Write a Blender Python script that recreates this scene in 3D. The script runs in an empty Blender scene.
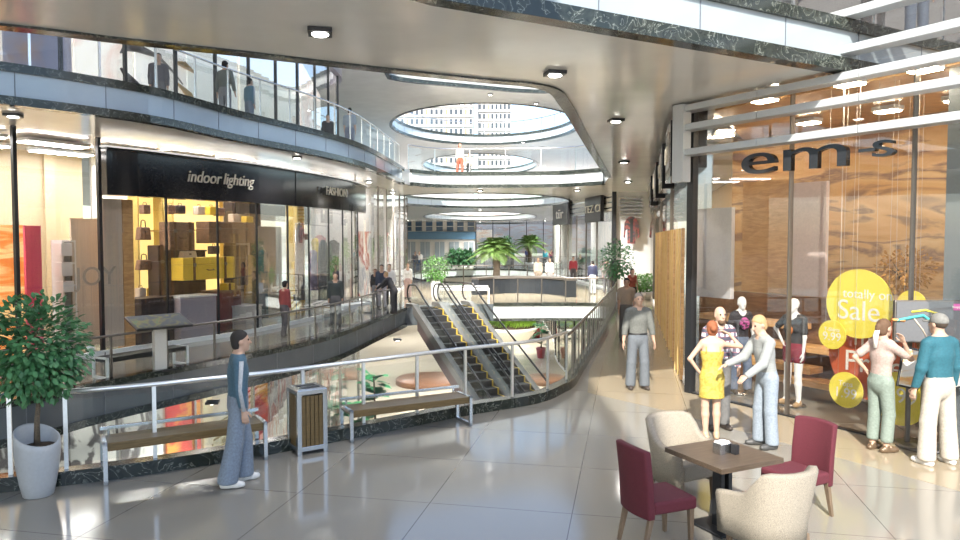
import bpy, math, random
import numpy as np
from mathutils import Vector, Matrix
from mathutils.geometry import tessellate_polygon
random.seed(7)
PI = math.pi
SC = bpy.context.scene
COL = SC.collection
HC = 2.9
PIT = math.atan(32 / 720)

def ray(px, py):
    a = (px - 480) / 720; b = -(py - 270) / 720
    c, s = math.cos(PIT), math.sin(PIT)
    return Vector((a, c + b * s, -s + b * c))
def at(px, py, z=0.0):
    r = ray(px, py); t = (z - HC) / r.z
    return Vector((r.x * t, r.y * t, z))
def atd(px, py, Y):
    r = ray(px, py); t = Y / r.y
    return Vector((r.x * t, Y, HC + r.z * t))

# ------------------------------------------------------------ materials
MATS = {}
def mat(name, col, rough=0.5, metal=0.0, spec=0.5, var=0.08, vscale=30.0, bump=0.0, emit=None, es=0.0, ramp=None, coat=0.0):
    if name in MATS: return MATS[name]
    m = bpy.data.materials.new(name); m.use_nodes = True
    nt = m.node_tree; N = nt.nodes; L = nt.links
    b = N['Principled BSDF']
    b.inputs['Roughness'].default_value = rough; b.inputs['Metallic'].default_value = metal
    b.inputs['Specular IOR Level'].default_value = spec
    b.inputs['Coat Weight'].default_value = coat
    tc = N.new('ShaderNodeTexCoord'); no = N.new('ShaderNodeTexNoise')
    no.inputs['Scale'].default_value = vscale; no.inputs['Detail'].default_value = 4
    L.new(tc.outputs['Object'], no.inputs['Vector'])
    cr = N.new('ShaderNodeValToRGB')
    e = cr.color_ramp.elements
    if ramp:
        e[0].position, e[0].color = ramp[0][0], (*ramp[0][1], 1)
        e[1].position, e[1].color = ramp[1][0], (*ramp[1][1], 1)
        for p, c in ramp[2:]:
            k = e.new(p); k.color = (*c, 1)
    else:
        e[0].position = .3; e[1].position = .7
        e[0].color = (*[max(0, c * (1 - var)) for c in col], 1); e[1].color = (*[min(1, c * (1 + var)) for c in col], 1)
    L.new(no.outputs['Fac'], cr.inputs['Fac']); L.new(cr.outputs['Color'], b.inputs['Base Color'])
    if bump:
        bp = N.new('ShaderNodeBump'); bp.inputs['Strength'].default_value = bump; bp.inputs['Distance'].default_value = .01
        L.new(no.outputs['Fac'], bp.inputs['Height']); L.new(bp.outputs['Normal'], b.inputs['Normal'])
    if emit:
        b.inputs['Emission Color'].default_value = (*emit, 1); b.inputs['Emission Strength'].default_value = es
    MATS[name] = m; return m

def glass(name, tint=(1, 1, 1), refl=0.05, edge=0.5, rough=0.0):
    m = bpy.data.materials.new(name); m.use_nodes = True
    nt = m.node_tree; N = nt.nodes; L = nt.links; N.clear()
    o = N.new('ShaderNodeOutputMaterial'); mx = N.new('ShaderNodeMixShader'); t = N.new('ShaderNodeBsdfTransparent')
    g = N.new('ShaderNodeBsdfGlossy'); g.inputs['Roughness'].default_value = rough
    t.inputs['Color'].default_value = (*tint, 1)
    lw = N.new('ShaderNodeLayerWeight'); lw.inputs['Blend'].default_value = .3
    mr = N.new('ShaderNodeMapRange'); mr.inputs['To Min'].default_value = refl; mr.inputs['To Max'].default_value = edge
    L.new(lw.outputs['Fresnel'], mr.inputs['Value'])
    L.new(mr.outputs['Result'], mx.inputs['Fac']); L.new(t.outputs[0], mx.inputs[1]); L.new(g.outputs[0], mx.inputs[2])
    L.new(mx.outputs[0], o.inputs['Surface'])
    MATS[name] = m; return m

def nodemat(name, rough, metal=0.0, spec=.5):
    m = bpy.data.materials.new(name); m.use_nodes = True
    b = m.node_tree.nodes['Principled BSDF']
    b.inputs['Roughness'].default_value = rough; b.inputs['Metallic'].default_value = metal
    b.inputs['Specular IOR Level'].default_value = spec
    MATS[name] = m
    return m, m.node_tree.nodes, m.node_tree.links, b
def ramp_node(N, stops):
    cr = N.new('ShaderNodeValToRGB'); e = cr.color_ramp.elements
    while len(e) < len(stops): e.new(.5)
    for k, (p, c) in zip(e, stops): k.position = p; k.color = (*c, 1)
    return cr
def objvec(N, L, scale=(1, 1, 1), rot=(0, 0, 0), loc=(0, 0, 0)):
    tc = N.new('ShaderNodeTexCoord'); mp = N.new('ShaderNodeMapping')
    mp.inputs['Scale'].default_value = scale; mp.inputs['Rotation'].default_value = rot; mp.inputs['Location'].default_value = loc
    L.new(tc.outputs['Object'], mp.inputs['Vector']); return mp.outputs['Vector']
def noise(N, L, vec, scale, detail=4, dist=0.0):
    n = N.new('ShaderNodeTexNoise'); n.inputs['Scale'].default_value = scale; n.inputs['Detail'].default_value = detail
    n.inputs['Distortion'].default_value = dist; L.new(vec, n.inputs['Vector']); return n.outputs['Fac']
def mixc(N, L, fac, a, b, mode='MIX'):
    mx = N.new('ShaderNodeMix'); mx.data_type = 'RGBA'; mx.blend_type = mode
    if hasattr(fac, 'links'): L.new(fac, mx.inputs[0])
    else: mx.inputs[0].default_value = fac
    for v, i in ((a, 6), (b, 7)):
        if hasattr(v, 'links'): L.new(v, mx.inputs[i])
        else: mx.inputs[i].default_value = (*v, 1)
    return mx.outputs[2]

def tile_mat(name, c1, c2, joint, size, rot, rough=.1, speck=260., jw=.0045):
    m, N, L, b = nodemat(name, rough)
    v = objvec(N, L, rot=(0, 0, rot), loc=(.55, .25, 0))
    n1 = noise(N, L, v, speck, 2); r1 = ramp_node(N, [(.33, c1), (.62, c2)]); L.new(n1, r1.inputs[0])
    br = N.new('ShaderNodeTexBrick'); br.offset = 0; br.inputs['Scale'].default_value = 1
    br.inputs['Brick Width'].default_value = size; br.inputs['Row Height'].default_value = size
    br.inputs['Mortar Size'].default_value = jw; br.inputs['Mortar Smooth'].default_value = 0
    br.inputs['Color1'].default_value = (0, 0, 0, 1); br.inputs['Color2'].default_value = (0, 0, 0, 1); br.inputs['Mortar'].default_value = (1, 1, 1, 1)
    L.new(v, br.inputs['Vector'])
    L.new(mixc(N, L, br.outputs['Color'], r1.outputs[0], joint), b.inputs['Base Color'])
    return m
def marble_mat():
    m, N, L, b = nodemat('dark_marble', .12)
    v = objvec(N, L)
    a = noise(N, L, v, 3.2, 10, 1.6); r = ramp_node(N, [(.0, (.010, .014, .012)), (.47, (.018, .024, .021)), (.492, (.03, .036, .03)), (.5, (.22, .24, .21)), (.508, (.03, .036, .03)), (.64, (.012, .016, .014)), (.655, (.10, .115, .10)), (.67, (.015, .019, .017))])
    L.new(a, r.inputs[0]); L.new(r.outputs[0], b.inputs['Base Color']); return m
def panel_mat(name, c, joint, w, rough=.15, spec=.5):
    return mat(name, c, rough, spec=spec, var=.04, vscale=2)
def wood_mat(name, c1, c2, scale=(3, 40, 40), rough=.4):
    m, N, L, b = nodemat(name, rough)
    v = objvec(N, L, scale=scale); n = noise(N, L, v, 2.0, 6, .6)
    r = ramp_node(N, [(.3, c1), (.7, c2)]); L.new(n, r.inputs[0]); L.new(r.outputs[0], b.inputs['Base Color']); return m
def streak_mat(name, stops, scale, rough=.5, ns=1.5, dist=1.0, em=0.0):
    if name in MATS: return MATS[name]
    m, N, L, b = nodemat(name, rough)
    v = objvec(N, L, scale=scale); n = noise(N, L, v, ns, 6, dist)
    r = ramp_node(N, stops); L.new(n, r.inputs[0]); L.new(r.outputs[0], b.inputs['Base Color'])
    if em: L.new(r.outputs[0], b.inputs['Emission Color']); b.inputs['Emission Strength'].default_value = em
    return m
def plaid_mat():
    m, N, L, b = nodemat('plaid_fabric', .8)
    v = objvec(N, L)
    def wv(d, s, th):
        w = N.new('ShaderNodeTexWave'); w.bands_direction = d; w.inputs['Scale'].default_value = s; w.wave_profile = 'SIN'
        L.new(v, w.inputs['Vector']); r = ramp_node(N, [(th, (0, 0, 0)), (th + .05, (1, 1, 1))]); L.new(w.outputs['Fac'], r.inputs[0]); return r.outputs[0]
    a = mixc(N, L, wv('X', 3.6, .5), (.60, .60, .66), (.10, .10, .14))
    c = mixc(N, L, wv('Z', 2.6, .55), a, (.06, .06, .09))
    d = mixc(N, L, wv('Z', 5.2, .93), c, (.30, .10, .12))
    L.new(d, b.inputs['Base Color']); return m

M = {}
def MM(x): return x if not isinstance(x, str) else (M.get(x) or MATS[x])
def setup_mats():
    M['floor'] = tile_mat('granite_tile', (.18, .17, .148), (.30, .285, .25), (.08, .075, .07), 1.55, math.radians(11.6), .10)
    M['floor_low'] = tile_mat('lower_tile', (.62, .55, .44), (.74, .68, .56), (.4, .36, .3), 1.2, .2, .15)
    M['soffit'] = mat('soffit_panel', (.78, .78, .75), .12, var=.05, vscale=1.2)
    M['marble'] = marble_mat()
    M['fascia_up'] = mat('fascia_glass_panel', (.36, .44, .53), .12, var=.06, vscale=.7, spec=.7)
    M['fascia_low'] = mat('slate_panel', (.10, .115, .13), .25, var=.08, vscale=2)
    M['fascia_court'] = mat('court_panel', (.30, .345, .37), .12, var=.06, vscale=.7)
    M['fascia_white'] = mat('white_panel', (.72, .77, .78), .15, var=.03, vscale=1)
    M['joint'] = mat('panel_joint', (.12, .14, .17), .5)
    M['glass'] = glass('clear_glass', (.97, .985, .98), .045, .6)
    M['glass_rail'] = glass('rail_glass', (.95, .97, .97), .012, .12)
    M['glass_shop'] = glass('shop_glass', (.98, .98, .98), .06, .42)
    M['steel'] = mat('brushed_steel', (.62, .63, .64), .25, 1.0, var=.05)
    M['steel_satin'] = mat('satin_steel', (.70, .72, .74), .3, .8, var=.05)  # paler satin steel for the near railings
    M['bronze'] = mat('bronze_metal', (.20, .18, .16), .35, .8)
    M['dark'] = mat('dark_metal', (.03, .032, .036), .3, .4)
    M['black'] = mat('black_plastic', (.015, .015, .017), .4)
    M['sign_dark'] = mat('dark_sign_panel', (.018, .018, .021), .12, spec=.6)
    M['white'] = mat('white_paint', (.80, .80, .79), .5, var=.02)
    M['offwhite'] = mat('offwhite_paint', (.68, .66, .62), .6, var=.04)
    M['fin'] = mat('fin_white_metal', (.50, .53, .55), .35, .1, var=.03)
    M['wood'] = wood_mat('bench_wood', (.095, .06, .02), (.15, .10, .04), (3, 30, 30))
    M['wood_table'] = wood_mat('table_wood', (.055, .038, .026), (.10, .072, .05), (2, 30, 30), .45)
    M['wood_leg'] = wood_mat('leg_wood', (.12, .085, .055), (.19, .135, .09), (30, 30, 4))
    M['wood_orange'] = wood_mat('orange_wood', (.55, .30, .12), (.78, .48, .22), (2, 2, 9), .3)
    M['slat'] = wood_mat('golden_slat', (.66, .42, .14), (.84, .60, .27), (30, 30, 2), .35)
    M['red_fab'] = mat('burgundy_fabric', (.088, .0115, .021), .85, var=.2, vscale=160, bump=.25)
    M['cream_fab'] = mat('cream_boucle', (.265, .235, .19), .95, var=.45, vscale=190, bump=.5)
    M['pot'] = mat('grey_resin', (.40, .42, .45), .4, var=.04)
    M['white_pot'] = mat('white_resin', (.8, .8, .8), .35, var=.02)
    M['red_pot'] = mat('red_glaze', (.35, .02, .03), .3)
    M['soil'] = mat('soil', (.04, .025, .015), .9, var=.4, vscale=80)
    M['bark'] = mat('bark', (.11, .085, .06), .85, var=.3, vscale=60, bump=.4)
    M['leaf'] = mat('leaf_dark', (.06, .19, .075), .55, var=.35, vscale=9)
    M['leaf2'] = mat('leaf_bright', (.10, .26, .05), .5, var=.35, vscale=6)
    M['palm'] = mat('palm_leaf', (.20, .34, .09), .5, var=.35, vscale=3)
    M['leaf_o'] = mat('leaf_amber', (.50, .26, .06), .6, var=.4, vscale=8)
    M['lamp'] = mat('lamp_glow', (1, 1, 1), .4, emit=(1, .96, .9), es=14)
    M['panel_light'] = mat('shop_light_panel', (1, 1, 1), .4, emit=(1, .96, .92), es=20)
    M['warm_panel'] = mat('warm_light_panel', (1, 1, 1), .4, emit=(1, .82, .58), es=45)
    for n_, c_ in (('map_teal', (.05, .35, .36)), ('map_yellow', (.7, .6, .05)), ('map_tan', (.5, .42, .34)), ('map_orange', (.65, .30, .10)), ('map_green', (.25, .45, .08))): M[n_] = mat(n_, c_, .5)
    M['skin'] = mat('skin', (.47, .305, .225), .5, var=.06, vscale=12)
    M['skin_d'] = mat('skin_tan', (.34, .20, .14), .5, var=.06, vscale=12)
    M['mann'] = mat('mannequin_white', (.85, .84, .82), .3, var=.02)
    M['eye'] = mat('eye_dark', (.03, .025, .02), .2)
    M['plaid'] = plaid_mat()
def cm(name, c, rough=.8, var=.15, vs=40):
    return mat(name, c, rough, var=var, vscale=vs, bump=.1)

# ------------------------------------------------------------ mesh builder
class MB:
    def __init__(s): s.v = []; s.f = []; s.sm = []
    def add(s, vs, fs, smooth=False, mtx=None):
        o = len(s.v)
        s.v += [tuple(mtx @ Vector(p)) if mtx else tuple(p) for p in vs]
        s.f += [tuple(i + o for i in f) for f in fs]; s.sm += [smooth] * len(fs); return s
    def box(s, c, d, rz=0.0, mtx=None, taper=1.0):
        x, y, z = d[0] / 2, d[1] / 2, d[2] / 2
        R = Matrix.Translation(Vector(c)) @ (mtx if mtx else Matrix.Rotation(rz, 4, 'Z'))
        t = taper
        vs = [(-x * t, -y * t, -z), (x * t, -y * t, -z), (x * t, y * t, -z), (-x * t, y * t, -z), (-x, -y, z), (x, -y, z), (x, y, z), (-x, y, z)]
        return s.add(vs, [(0, 3, 2, 1), (4, 5, 6, 7), (0, 1, 5, 4), (1, 2, 6, 5), (2, 3, 7, 6), (3, 0, 4, 7)], mtx=R)
    def beam(s, a, b, w, h, up=(0, 0, 1)):
        a = Vector(a); b = Vector(b); d = b - a; l = d.length
        if l < 1e-6: return s
        y = d / l; u = Vector(up)
        if abs(y.dot(u)) > .99: u = Vector((0, 1, 0))
        x = y.cross(u).normalized(); z = x.cross(y)
        R = Matrix((x, y, z)).transposed().to_4x4()
        return s.box((a + b) / 2, (w, l, h), mtx=R)
    def tube(s, pts, r, n=8, cap=True, closed=False):
        pts = [Vector(p) for p in pts]; k = len(pts)
        rs = r if isinstance(r, (list, tuple)) else [r] * k
        vs = []; fs = []; prev = None
        for i, p in enumerate(pts):
            if closed: t = pts[(i + 1) % k] - pts[i - 1]
            else: t = pts[min(i + 1, k - 1)] - pts[max(i - 1, 0)]
            t = t.normalized() if t.length > 1e-9 else Vector((0, 0, 1))
            if prev is None:
                u = Vector((0, 0, 1)) if abs(t.z) < .9 else Vector((1, 0, 0))
                x = t.cross(u).normalized()
            else:
                x = (prev - t * prev.dot(t)).normalized()
            prev = x; y = t.cross(x)
            for j in range(n):
                a = 2 * PI * j / n; vs.append(p + (x * math.cos(a) + y * math.sin(a)) * rs[i])
        m = k if closed else k - 1
        for i in range(m):
            for j in range(n):
                a = i * n + j; b = i * n + (j + 1) % n; i2 = (i + 1) % k
                fs.append((a, b, i2 * n + (j + 1) % n, i2 * n + j))
        if cap and not closed:
            fs.append(tuple(range(n - 1, -1, -1))); fs.append(tuple(range((k - 1) * n, k * n)))
        return s.add(vs, fs, True)
    def lathe(s, prof, n=24, c=(0, 0, 0), mtx=None):
        vs = []; fs = []
        for r, z in prof:
            for j in range(n):
                a = 2 * PI * j / n; vs.append((c[0] + r * math.cos(a), c[1] + r * math.sin(a), c[2] + z))
        for i in range(len(prof) - 1):
            for j in range(n):
                fs.append((i * n + j, i * n + (j + 1) % n, (i + 1) * n + (j + 1) % n, (i + 1) * n + j))
        fs.append(tuple(range(n - 1, -1, -1))); k = (len(prof) - 1) * n; fs.append(tuple(range(k, k + n)))
        return s.add(vs, fs, True, mtx)
    def ell(s, c, r, n=12, m=8, mtx=None):
        vs = []; fs = []
        for i in range(m + 1):
            th = PI * i / m
            for j in range(n):
                a = 2 * PI * j / n
                vs.append((c[0] + r[0] * math.sin(th) * math.cos(a), c[1] + r[1] * math.sin(th) * math.sin(a), c[2] + r[2] * math.cos(th)))
        for i in range(m):
            for j in range(n):
                fs.append((i * n + j, (i + 1) * n + j, (i + 1) * n + (j + 1) % n, i * n + (j + 1) % n))
        return s.add(vs, fs, True, mtx)
    def ribbon(s, path, a, b, z0, z1, closed=False):
        """wall of rectangular section swept along a plan path; a, b = offsets to the path's left"""
        P = [Vector((p[0], p[1])) for p in path]; k = len(P); vs = []; fs = []
        for i in range(k):
            if closed: t = P[(i + 1) % k] - P[i - 1]
            else: t = P[min(i + 1, k - 1)] - P[max(i - 1, 0)]
            t.normalize(); nn = Vector((-t.y, t.x))
            p = P[i] + nn * a; q = P[i] + nn * b
            vs += [(p.x, p.y, z0), (q.x, q.y, z0), (q.x, q.y, z1), (p.x, p.y, z1)]
        m = k if closed else k - 1
        for i in range(m):
            j = (i + 1) % k
            for e in range(4):
                fs.append((i * 4 + e, j * 4 + e, j * 4 + (e + 1) % 4, i * 4 + (e + 1) % 4))
        if not closed: fs += [(3, 2, 1, 0), tuple((k - 1) * 4 + e for e in range(4))]
        return s.add(vs, fs)
    def prism(s, poly, z0, z1, holes=()):
        loops = [[Vector((p[0], p[1], 0)) for p in poly]] + [[Vector((p[0], p[1], 0)) for p in h] for h in holes]
        flat = [p for l in loops for p in l]; tris = tessellate_polygon(loops); n = len(flat)
        vs = [(p.x, p.y, z1) for p in flat] + [(p.x, p.y, z0) for p in flat]; fs = []
        for t in tris:
            a, b, c = (flat[i] for i in t)
            if (b - a).cross(c - a).z < 0: t = (t[2], t[1], t[0])
            fs.append(tuple(t)); fs.append(tuple(i + n for i in reversed(t)))
        o = 0
        for l in loops:
            k = len(l)
            for i in range(k): fs.append((o + i, o + (i + 1) % k, o + (i + 1) % k + n, o + i + n))
            o += k
        return s.add(vs, fs)
    def build(s, name, material, parent=None, bevel=0.0, seg=2, mods=None):
        me = bpy.data.meshes.new(name); me.from_pydata(s.v, [], s.f)
        me.polygons.foreach_set('use_smooth', s.sm); me.update()
        material = MM(material)
        me.materials.append(material)
        o = bpy.data.objects.new(name, me); COL.objects.link(o)
        if parent is not None: o.parent = parent
        if bevel:
            b = o.modifiers.new('bevel', 'BEVEL'); b.width = bevel; b.segments = seg; b.limit_method = 'ANGLE'
        return o

def tag(o, label=None, cat=None, group=None, kind=None):
    if label: o['label'] = label
    if cat: o['category'] = cat
    if group: o['group'] = group
    if kind: o['kind'] = kind
    return o
def thing(name, label, cat, loc=(0, 0, 0), rz=0.0, group=None):
    o = bpy.data.objects.new(name, None); COL.objects.link(o); o.location = loc; o.rotation_euler = (0, 0, rz); o.empty_display_size = .1
    return tag(o, label, cat, group)
def struct(o): o['kind'] = 'structure'; return o
def dup(root, loc, rz, label=None, group=None, scale=None):
    r = root.copy(); COL.objects.link(r); r.location = loc; r.rotation_euler = (0, 0, rz)
    if label: r['label'] = label
    if group: r['group'] = group
    if scale: r.scale = (scale,) * 3
    for ch in list(root.children):
        c = ch.copy(); COL.objects.link(c); c.parent = r
        for g in ch.children:
            d = g.copy(); COL.objects.link(d); d.parent = c
    return r
def text(name, body, parent, origin, xdir, size, material, up=(0, 0, 1), ext=.01, shear=0.0, align='CENTER', squash=1.0):
    cu = bpy.data.curves.new(name, 'FONT'); cu.body = body; cu.size = size; cu.extrude = ext; cu.shear = shear
    cu.align_x = align; cu.align_y = 'CENTER'
    tmp = bpy.data.objects.new('tmp_text', cu); COL.objects.link(tmp)
    dg = bpy.context.evaluated_depsgraph_get(); me = bpy.data.meshes.new_from_object(tmp.evaluated_get(dg)); bpy.data.objects.remove(tmp); bpy.data.curves.remove(cu)
    me.materials.clear(); me.materials.append(MM(material))
    me.name = name
    o = bpy.data.objects.new(name, me); COL.objects.link(o)
    x = Vector(xdir).normalized(); u = Vector(up).normalized(); z = x.cross(u).normalized(); u = z.cross(x)
    W = Matrix((x * squash, u, z)).transposed().to_4x4(); W.translation = Vector(origin)
    if parent is not None:
        o.parent = parent
        pm = Matrix.Translation(parent.location) @ Matrix.Rotation(parent.rotation_euler[2], 4, 'Z')
        W = pm.inverted() @ W
    o.matrix_local = W
    return o
def spline(pts, n=8, closed=False):
    P = [Vector((p[0], p[1])) for p in pts]; k = len(P); out = []
    for i in range(k if closed else k - 1):
        p1, p2 = P[i], P[(i + 1) % k]
        p0 = P[i - 1] if (closed or i > 0) else p1 * 2 - p2
        p3 = P[(i + 2) % k] if (closed or i + 2 < k) else p2 * 2 - p1
        for j in range(n):
            t = j / n
            out.append(.5 * ((2 * p1) + (p2 - p0) * t + (2 * p0 - 5 * p1 + 4 * p2 - p3) * t * t + (3 * p1 - p0 - 3 * p2 + p3) * t ** 3))
    if not closed: out.append(P[-1])
    return out
def ellipse(cx, cy, a, b, n=56, rot=0.0):
    c, s = math.cos(rot), math.sin(rot)
    return [Vector((cx + a * math.cos(t) * c - b * math.sin(t) * s, cy + a * math.cos(t) * s + b * math.sin(t) * c)) for t in (2 * PI * i / n for i in range(n))]
def resample(path, step):
    L = [0.0]
    for a, b in zip(path, path[1:]): L.append(L[-1] + (b - a).length)
    n = max(1, round(L[-1] / step)); out = []
    for i in range(n + 1):
        d = L[-1] * i / n; k = 0
        while k < len(L) - 2 and L[k + 1] < d: k += 1
        sg = L[k + 1] - L[k]; t = (d - L[k]) / sg if sg > 1e-9 else 0
        out.append(path[k].lerp(path[k + 1], t))
    return out
def offset(path, a):
    out = []; k = len(path)
    for i in range(k):
        t = (path[min(i + 1, k - 1)] - path[max(i - 1, 0)]).normalized(); out.append(path[i] + Vector((-t.y, t.x)) * a)
    return out
def path_px(path, px):
    """point and tangent where the plan path crosses the sight line of pixel column px"""
    a = (px - 480) / 720 / math.cos(PIT)
    for p, q in zip(path, path[1:]):
        f0 = p.x - a * p.y; f1 = q.x - a * q.y
        if f0 * f1 <= 0 and f0 != f1:
            return p.lerp(q, f0 / (f0 - f1)), (q - p).normalized()
    return path[-1], (path[-1] - path[-2]).normalized()
# ------------------------------------------------------------ surface nets on signed distance fields
def snet(f, lo, hi, h):
    lo = np.array(lo); hi = np.array(hi); n = np.ceil((hi - lo) / h).astype(int) + 1
    ax = [lo[i] + h * np.arange(n[i]) for i in range(3)]
    G = np.stack(np.meshgrid(*ax, indexing='ij'), -1)
    V = f(G.reshape(-1, 3).astype(np.float32)).reshape(n)
    S = V < 0
    cs = tuple(n - 1); cnt = np.zeros(cs, int); acc = np.zeros(cs + (3,))
    off = [(i, j, k) for i in (0, 1) for j in (0, 1) for k in (0, 1)]
    def sl(o): return tuple(slice(o[i], o[i] + cs[i]) for i in range(3))
    for a in off:
        for d in range(3):
            if a[d]: continue
            b = list(a); b[d] = 1
            va, vb = V[sl(a)], V[sl(b)]
            x = (va < 0) != (vb < 0)
            t = np.where(x, va / np.where(x, va - vb, 1), 0)
            p = np.zeros(cs + (3,)); p[..., 0] = a[0]; p[..., 1] = a[1]; p[..., 2] = a[2]; p[..., d] = t
            acc += np.where(x[..., None], p, 0); cnt += x
    act = cnt > 0
    idx = -np.ones(cs, int); idx[act] = np.arange(act.sum())
    I = np.stack(np.nonzero(act), -1)
    vs = lo + h * (I + acc[act] / cnt[act][:, None])
    faces = []
    for d in range(3):
        u, w = (d + 1) % 3, (d + 2) % 3
        sa = [slice(None)] * 3; sb = [slice(None)] * 3; sa[d] = slice(0, -1); sb[d] = slice(1, None)
        A, B = S[tuple(sa)], S[tuple(sb)]
        X = np.stack(np.nonzero(A != B), -1)
        X = X[(X[:, u] > 0) & (X[:, w] > 0) & (X[:, u] < n[u] - 1) & (X[:, w] < n[w] - 1)]
        if not len(X): continue
        q = []
        for du, dw in ((1, 1), (0, 1), (0, 0), (1, 0)):
            c = X.copy(); c[:, u] -= du; c[:, w] -= dw
            q.append(idx[c[:, 0], c[:, 1], c[:, 2]])
        q = np.stack(q, -1)
        ins = A[X[:, 0], X[:, 1], X[:, 2]]
        q[~ins] = q[~ins][:, ::-1]
        faces.append(q)
    F = np.concatenate(faces) if faces else np.zeros((0, 4), int)
    return vs, F
def np_mesh(name, vs, F, material, parent):
    me = bpy.data.meshes.new(name)
    me.vertices.add(len(vs)); me.vertices.foreach_set('co', vs.astype(np.float32).ravel())
    me.loops.add(F.size); me.loops.foreach_set('vertex_index', F.ravel().astype(np.int32))
    me.polygons.add(len(F)); me.polygons.foreach_set('loop_start', (np.arange(len(F)) * 4).astype(np.int32))
    me.polygons.foreach_set('use_smooth', np.ones(len(F), bool)); me.update(calc_edges=True); me.validate()
    me.materials.append(material)
    o = bpy.data.objects.new(name, me); COL.objects.link(o); o.parent = parent
    return o
def A3(*v): return np.array(v, np.float32)
def un(v): v = np.array(v, float); return v / np.linalg.norm(v)
def cap(a, b, ra, rb=None, fl=None, k=1.0):
    return (np.array(a, np.float32), np.array(b, np.float32), ra, ra if rb is None else rb, None if fl is None else un(fl).astype(np.float32), k)
def dcap(P, c):
    a, b, ra, rb, fl, k = c
    ab = b - a; l2 = float(ab @ ab)
    q = P - a
    t = np.clip(q @ ab / l2, 0, 1) if l2 > 1e-9 else np.zeros(len(P), np.float32)
    d = q - t[:, None] * ab
    if fl is not None:
        y = d @ fl; d = d + (y * (1 / k - 1))[:, None] * fl
        return (np.sqrt((d * d).sum(1)) - (ra + t * (rb - ra))) * (.5 + .5 * k)
    return np.sqrt((d * d).sum(1)) - (ra + t * (rb - ra))
def dell(P, c, r):
    r = np.array(r, np.float32); q = (P - np.array(c, np.float32)) / r
    n = np.sqrt((q * q).sum(1)); return (n - 1) * float(r.min())
def smin(a, b, k):
    h = np.clip(.5 + .5 * (b - a) / k, 0, 1); return b + (a - b) * h - k * h * (1 - h)
def sunion(P, caps, k):
    d = None
    for c in caps:
        e = dcap(P, c); d = e if d is None else smin(d, e, k)
    return d
def bounds(caps, m):
    lo = np.min([np.minimum(c[0], c[1]) - max(c[2], c[3]) for c in caps], 0) - m
    hi = np.max([np.maximum(c[0], c[1]) + max(c[2], c[3]) for c in caps], 0) + m
    return lo, hi

def hand_caps(w, d, palm, side, curl=.35):
    """palm and five fingers from wrist w along d; palm = palm normal; thumb on 'side'"""
    d = un(d); n = np.array(palm, float); n = un(n - d * (n @ d)); s = np.cross(d, n) * side
    caps = [cap(w - d * .02, w + d * .075, .024, .036, n, .5)]
    for i, (o, L) in enumerate(((-.030, .058), (-.010, .074), (.010, .080), (.030, .072))):
        r = w + d * .085 + s * o
        d1 = un(d + n * curl * .5); d2 = un(d + n * curl * 1.6)
        m = r + d1 * L * .55
        caps += [cap(r, m, .0095, .0085), cap(m, m + d2 * L * .5, .0085, .0065)]
    r = w + d * .03 + s * .030; m = r + un(d * .75 + s * .7 + n * .25) * .045
    caps += [cap(r, m, .013, .010), cap(m, m + un(d + s * .15 + n * .3) * .032, .010, .008)]
    return caps

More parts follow.
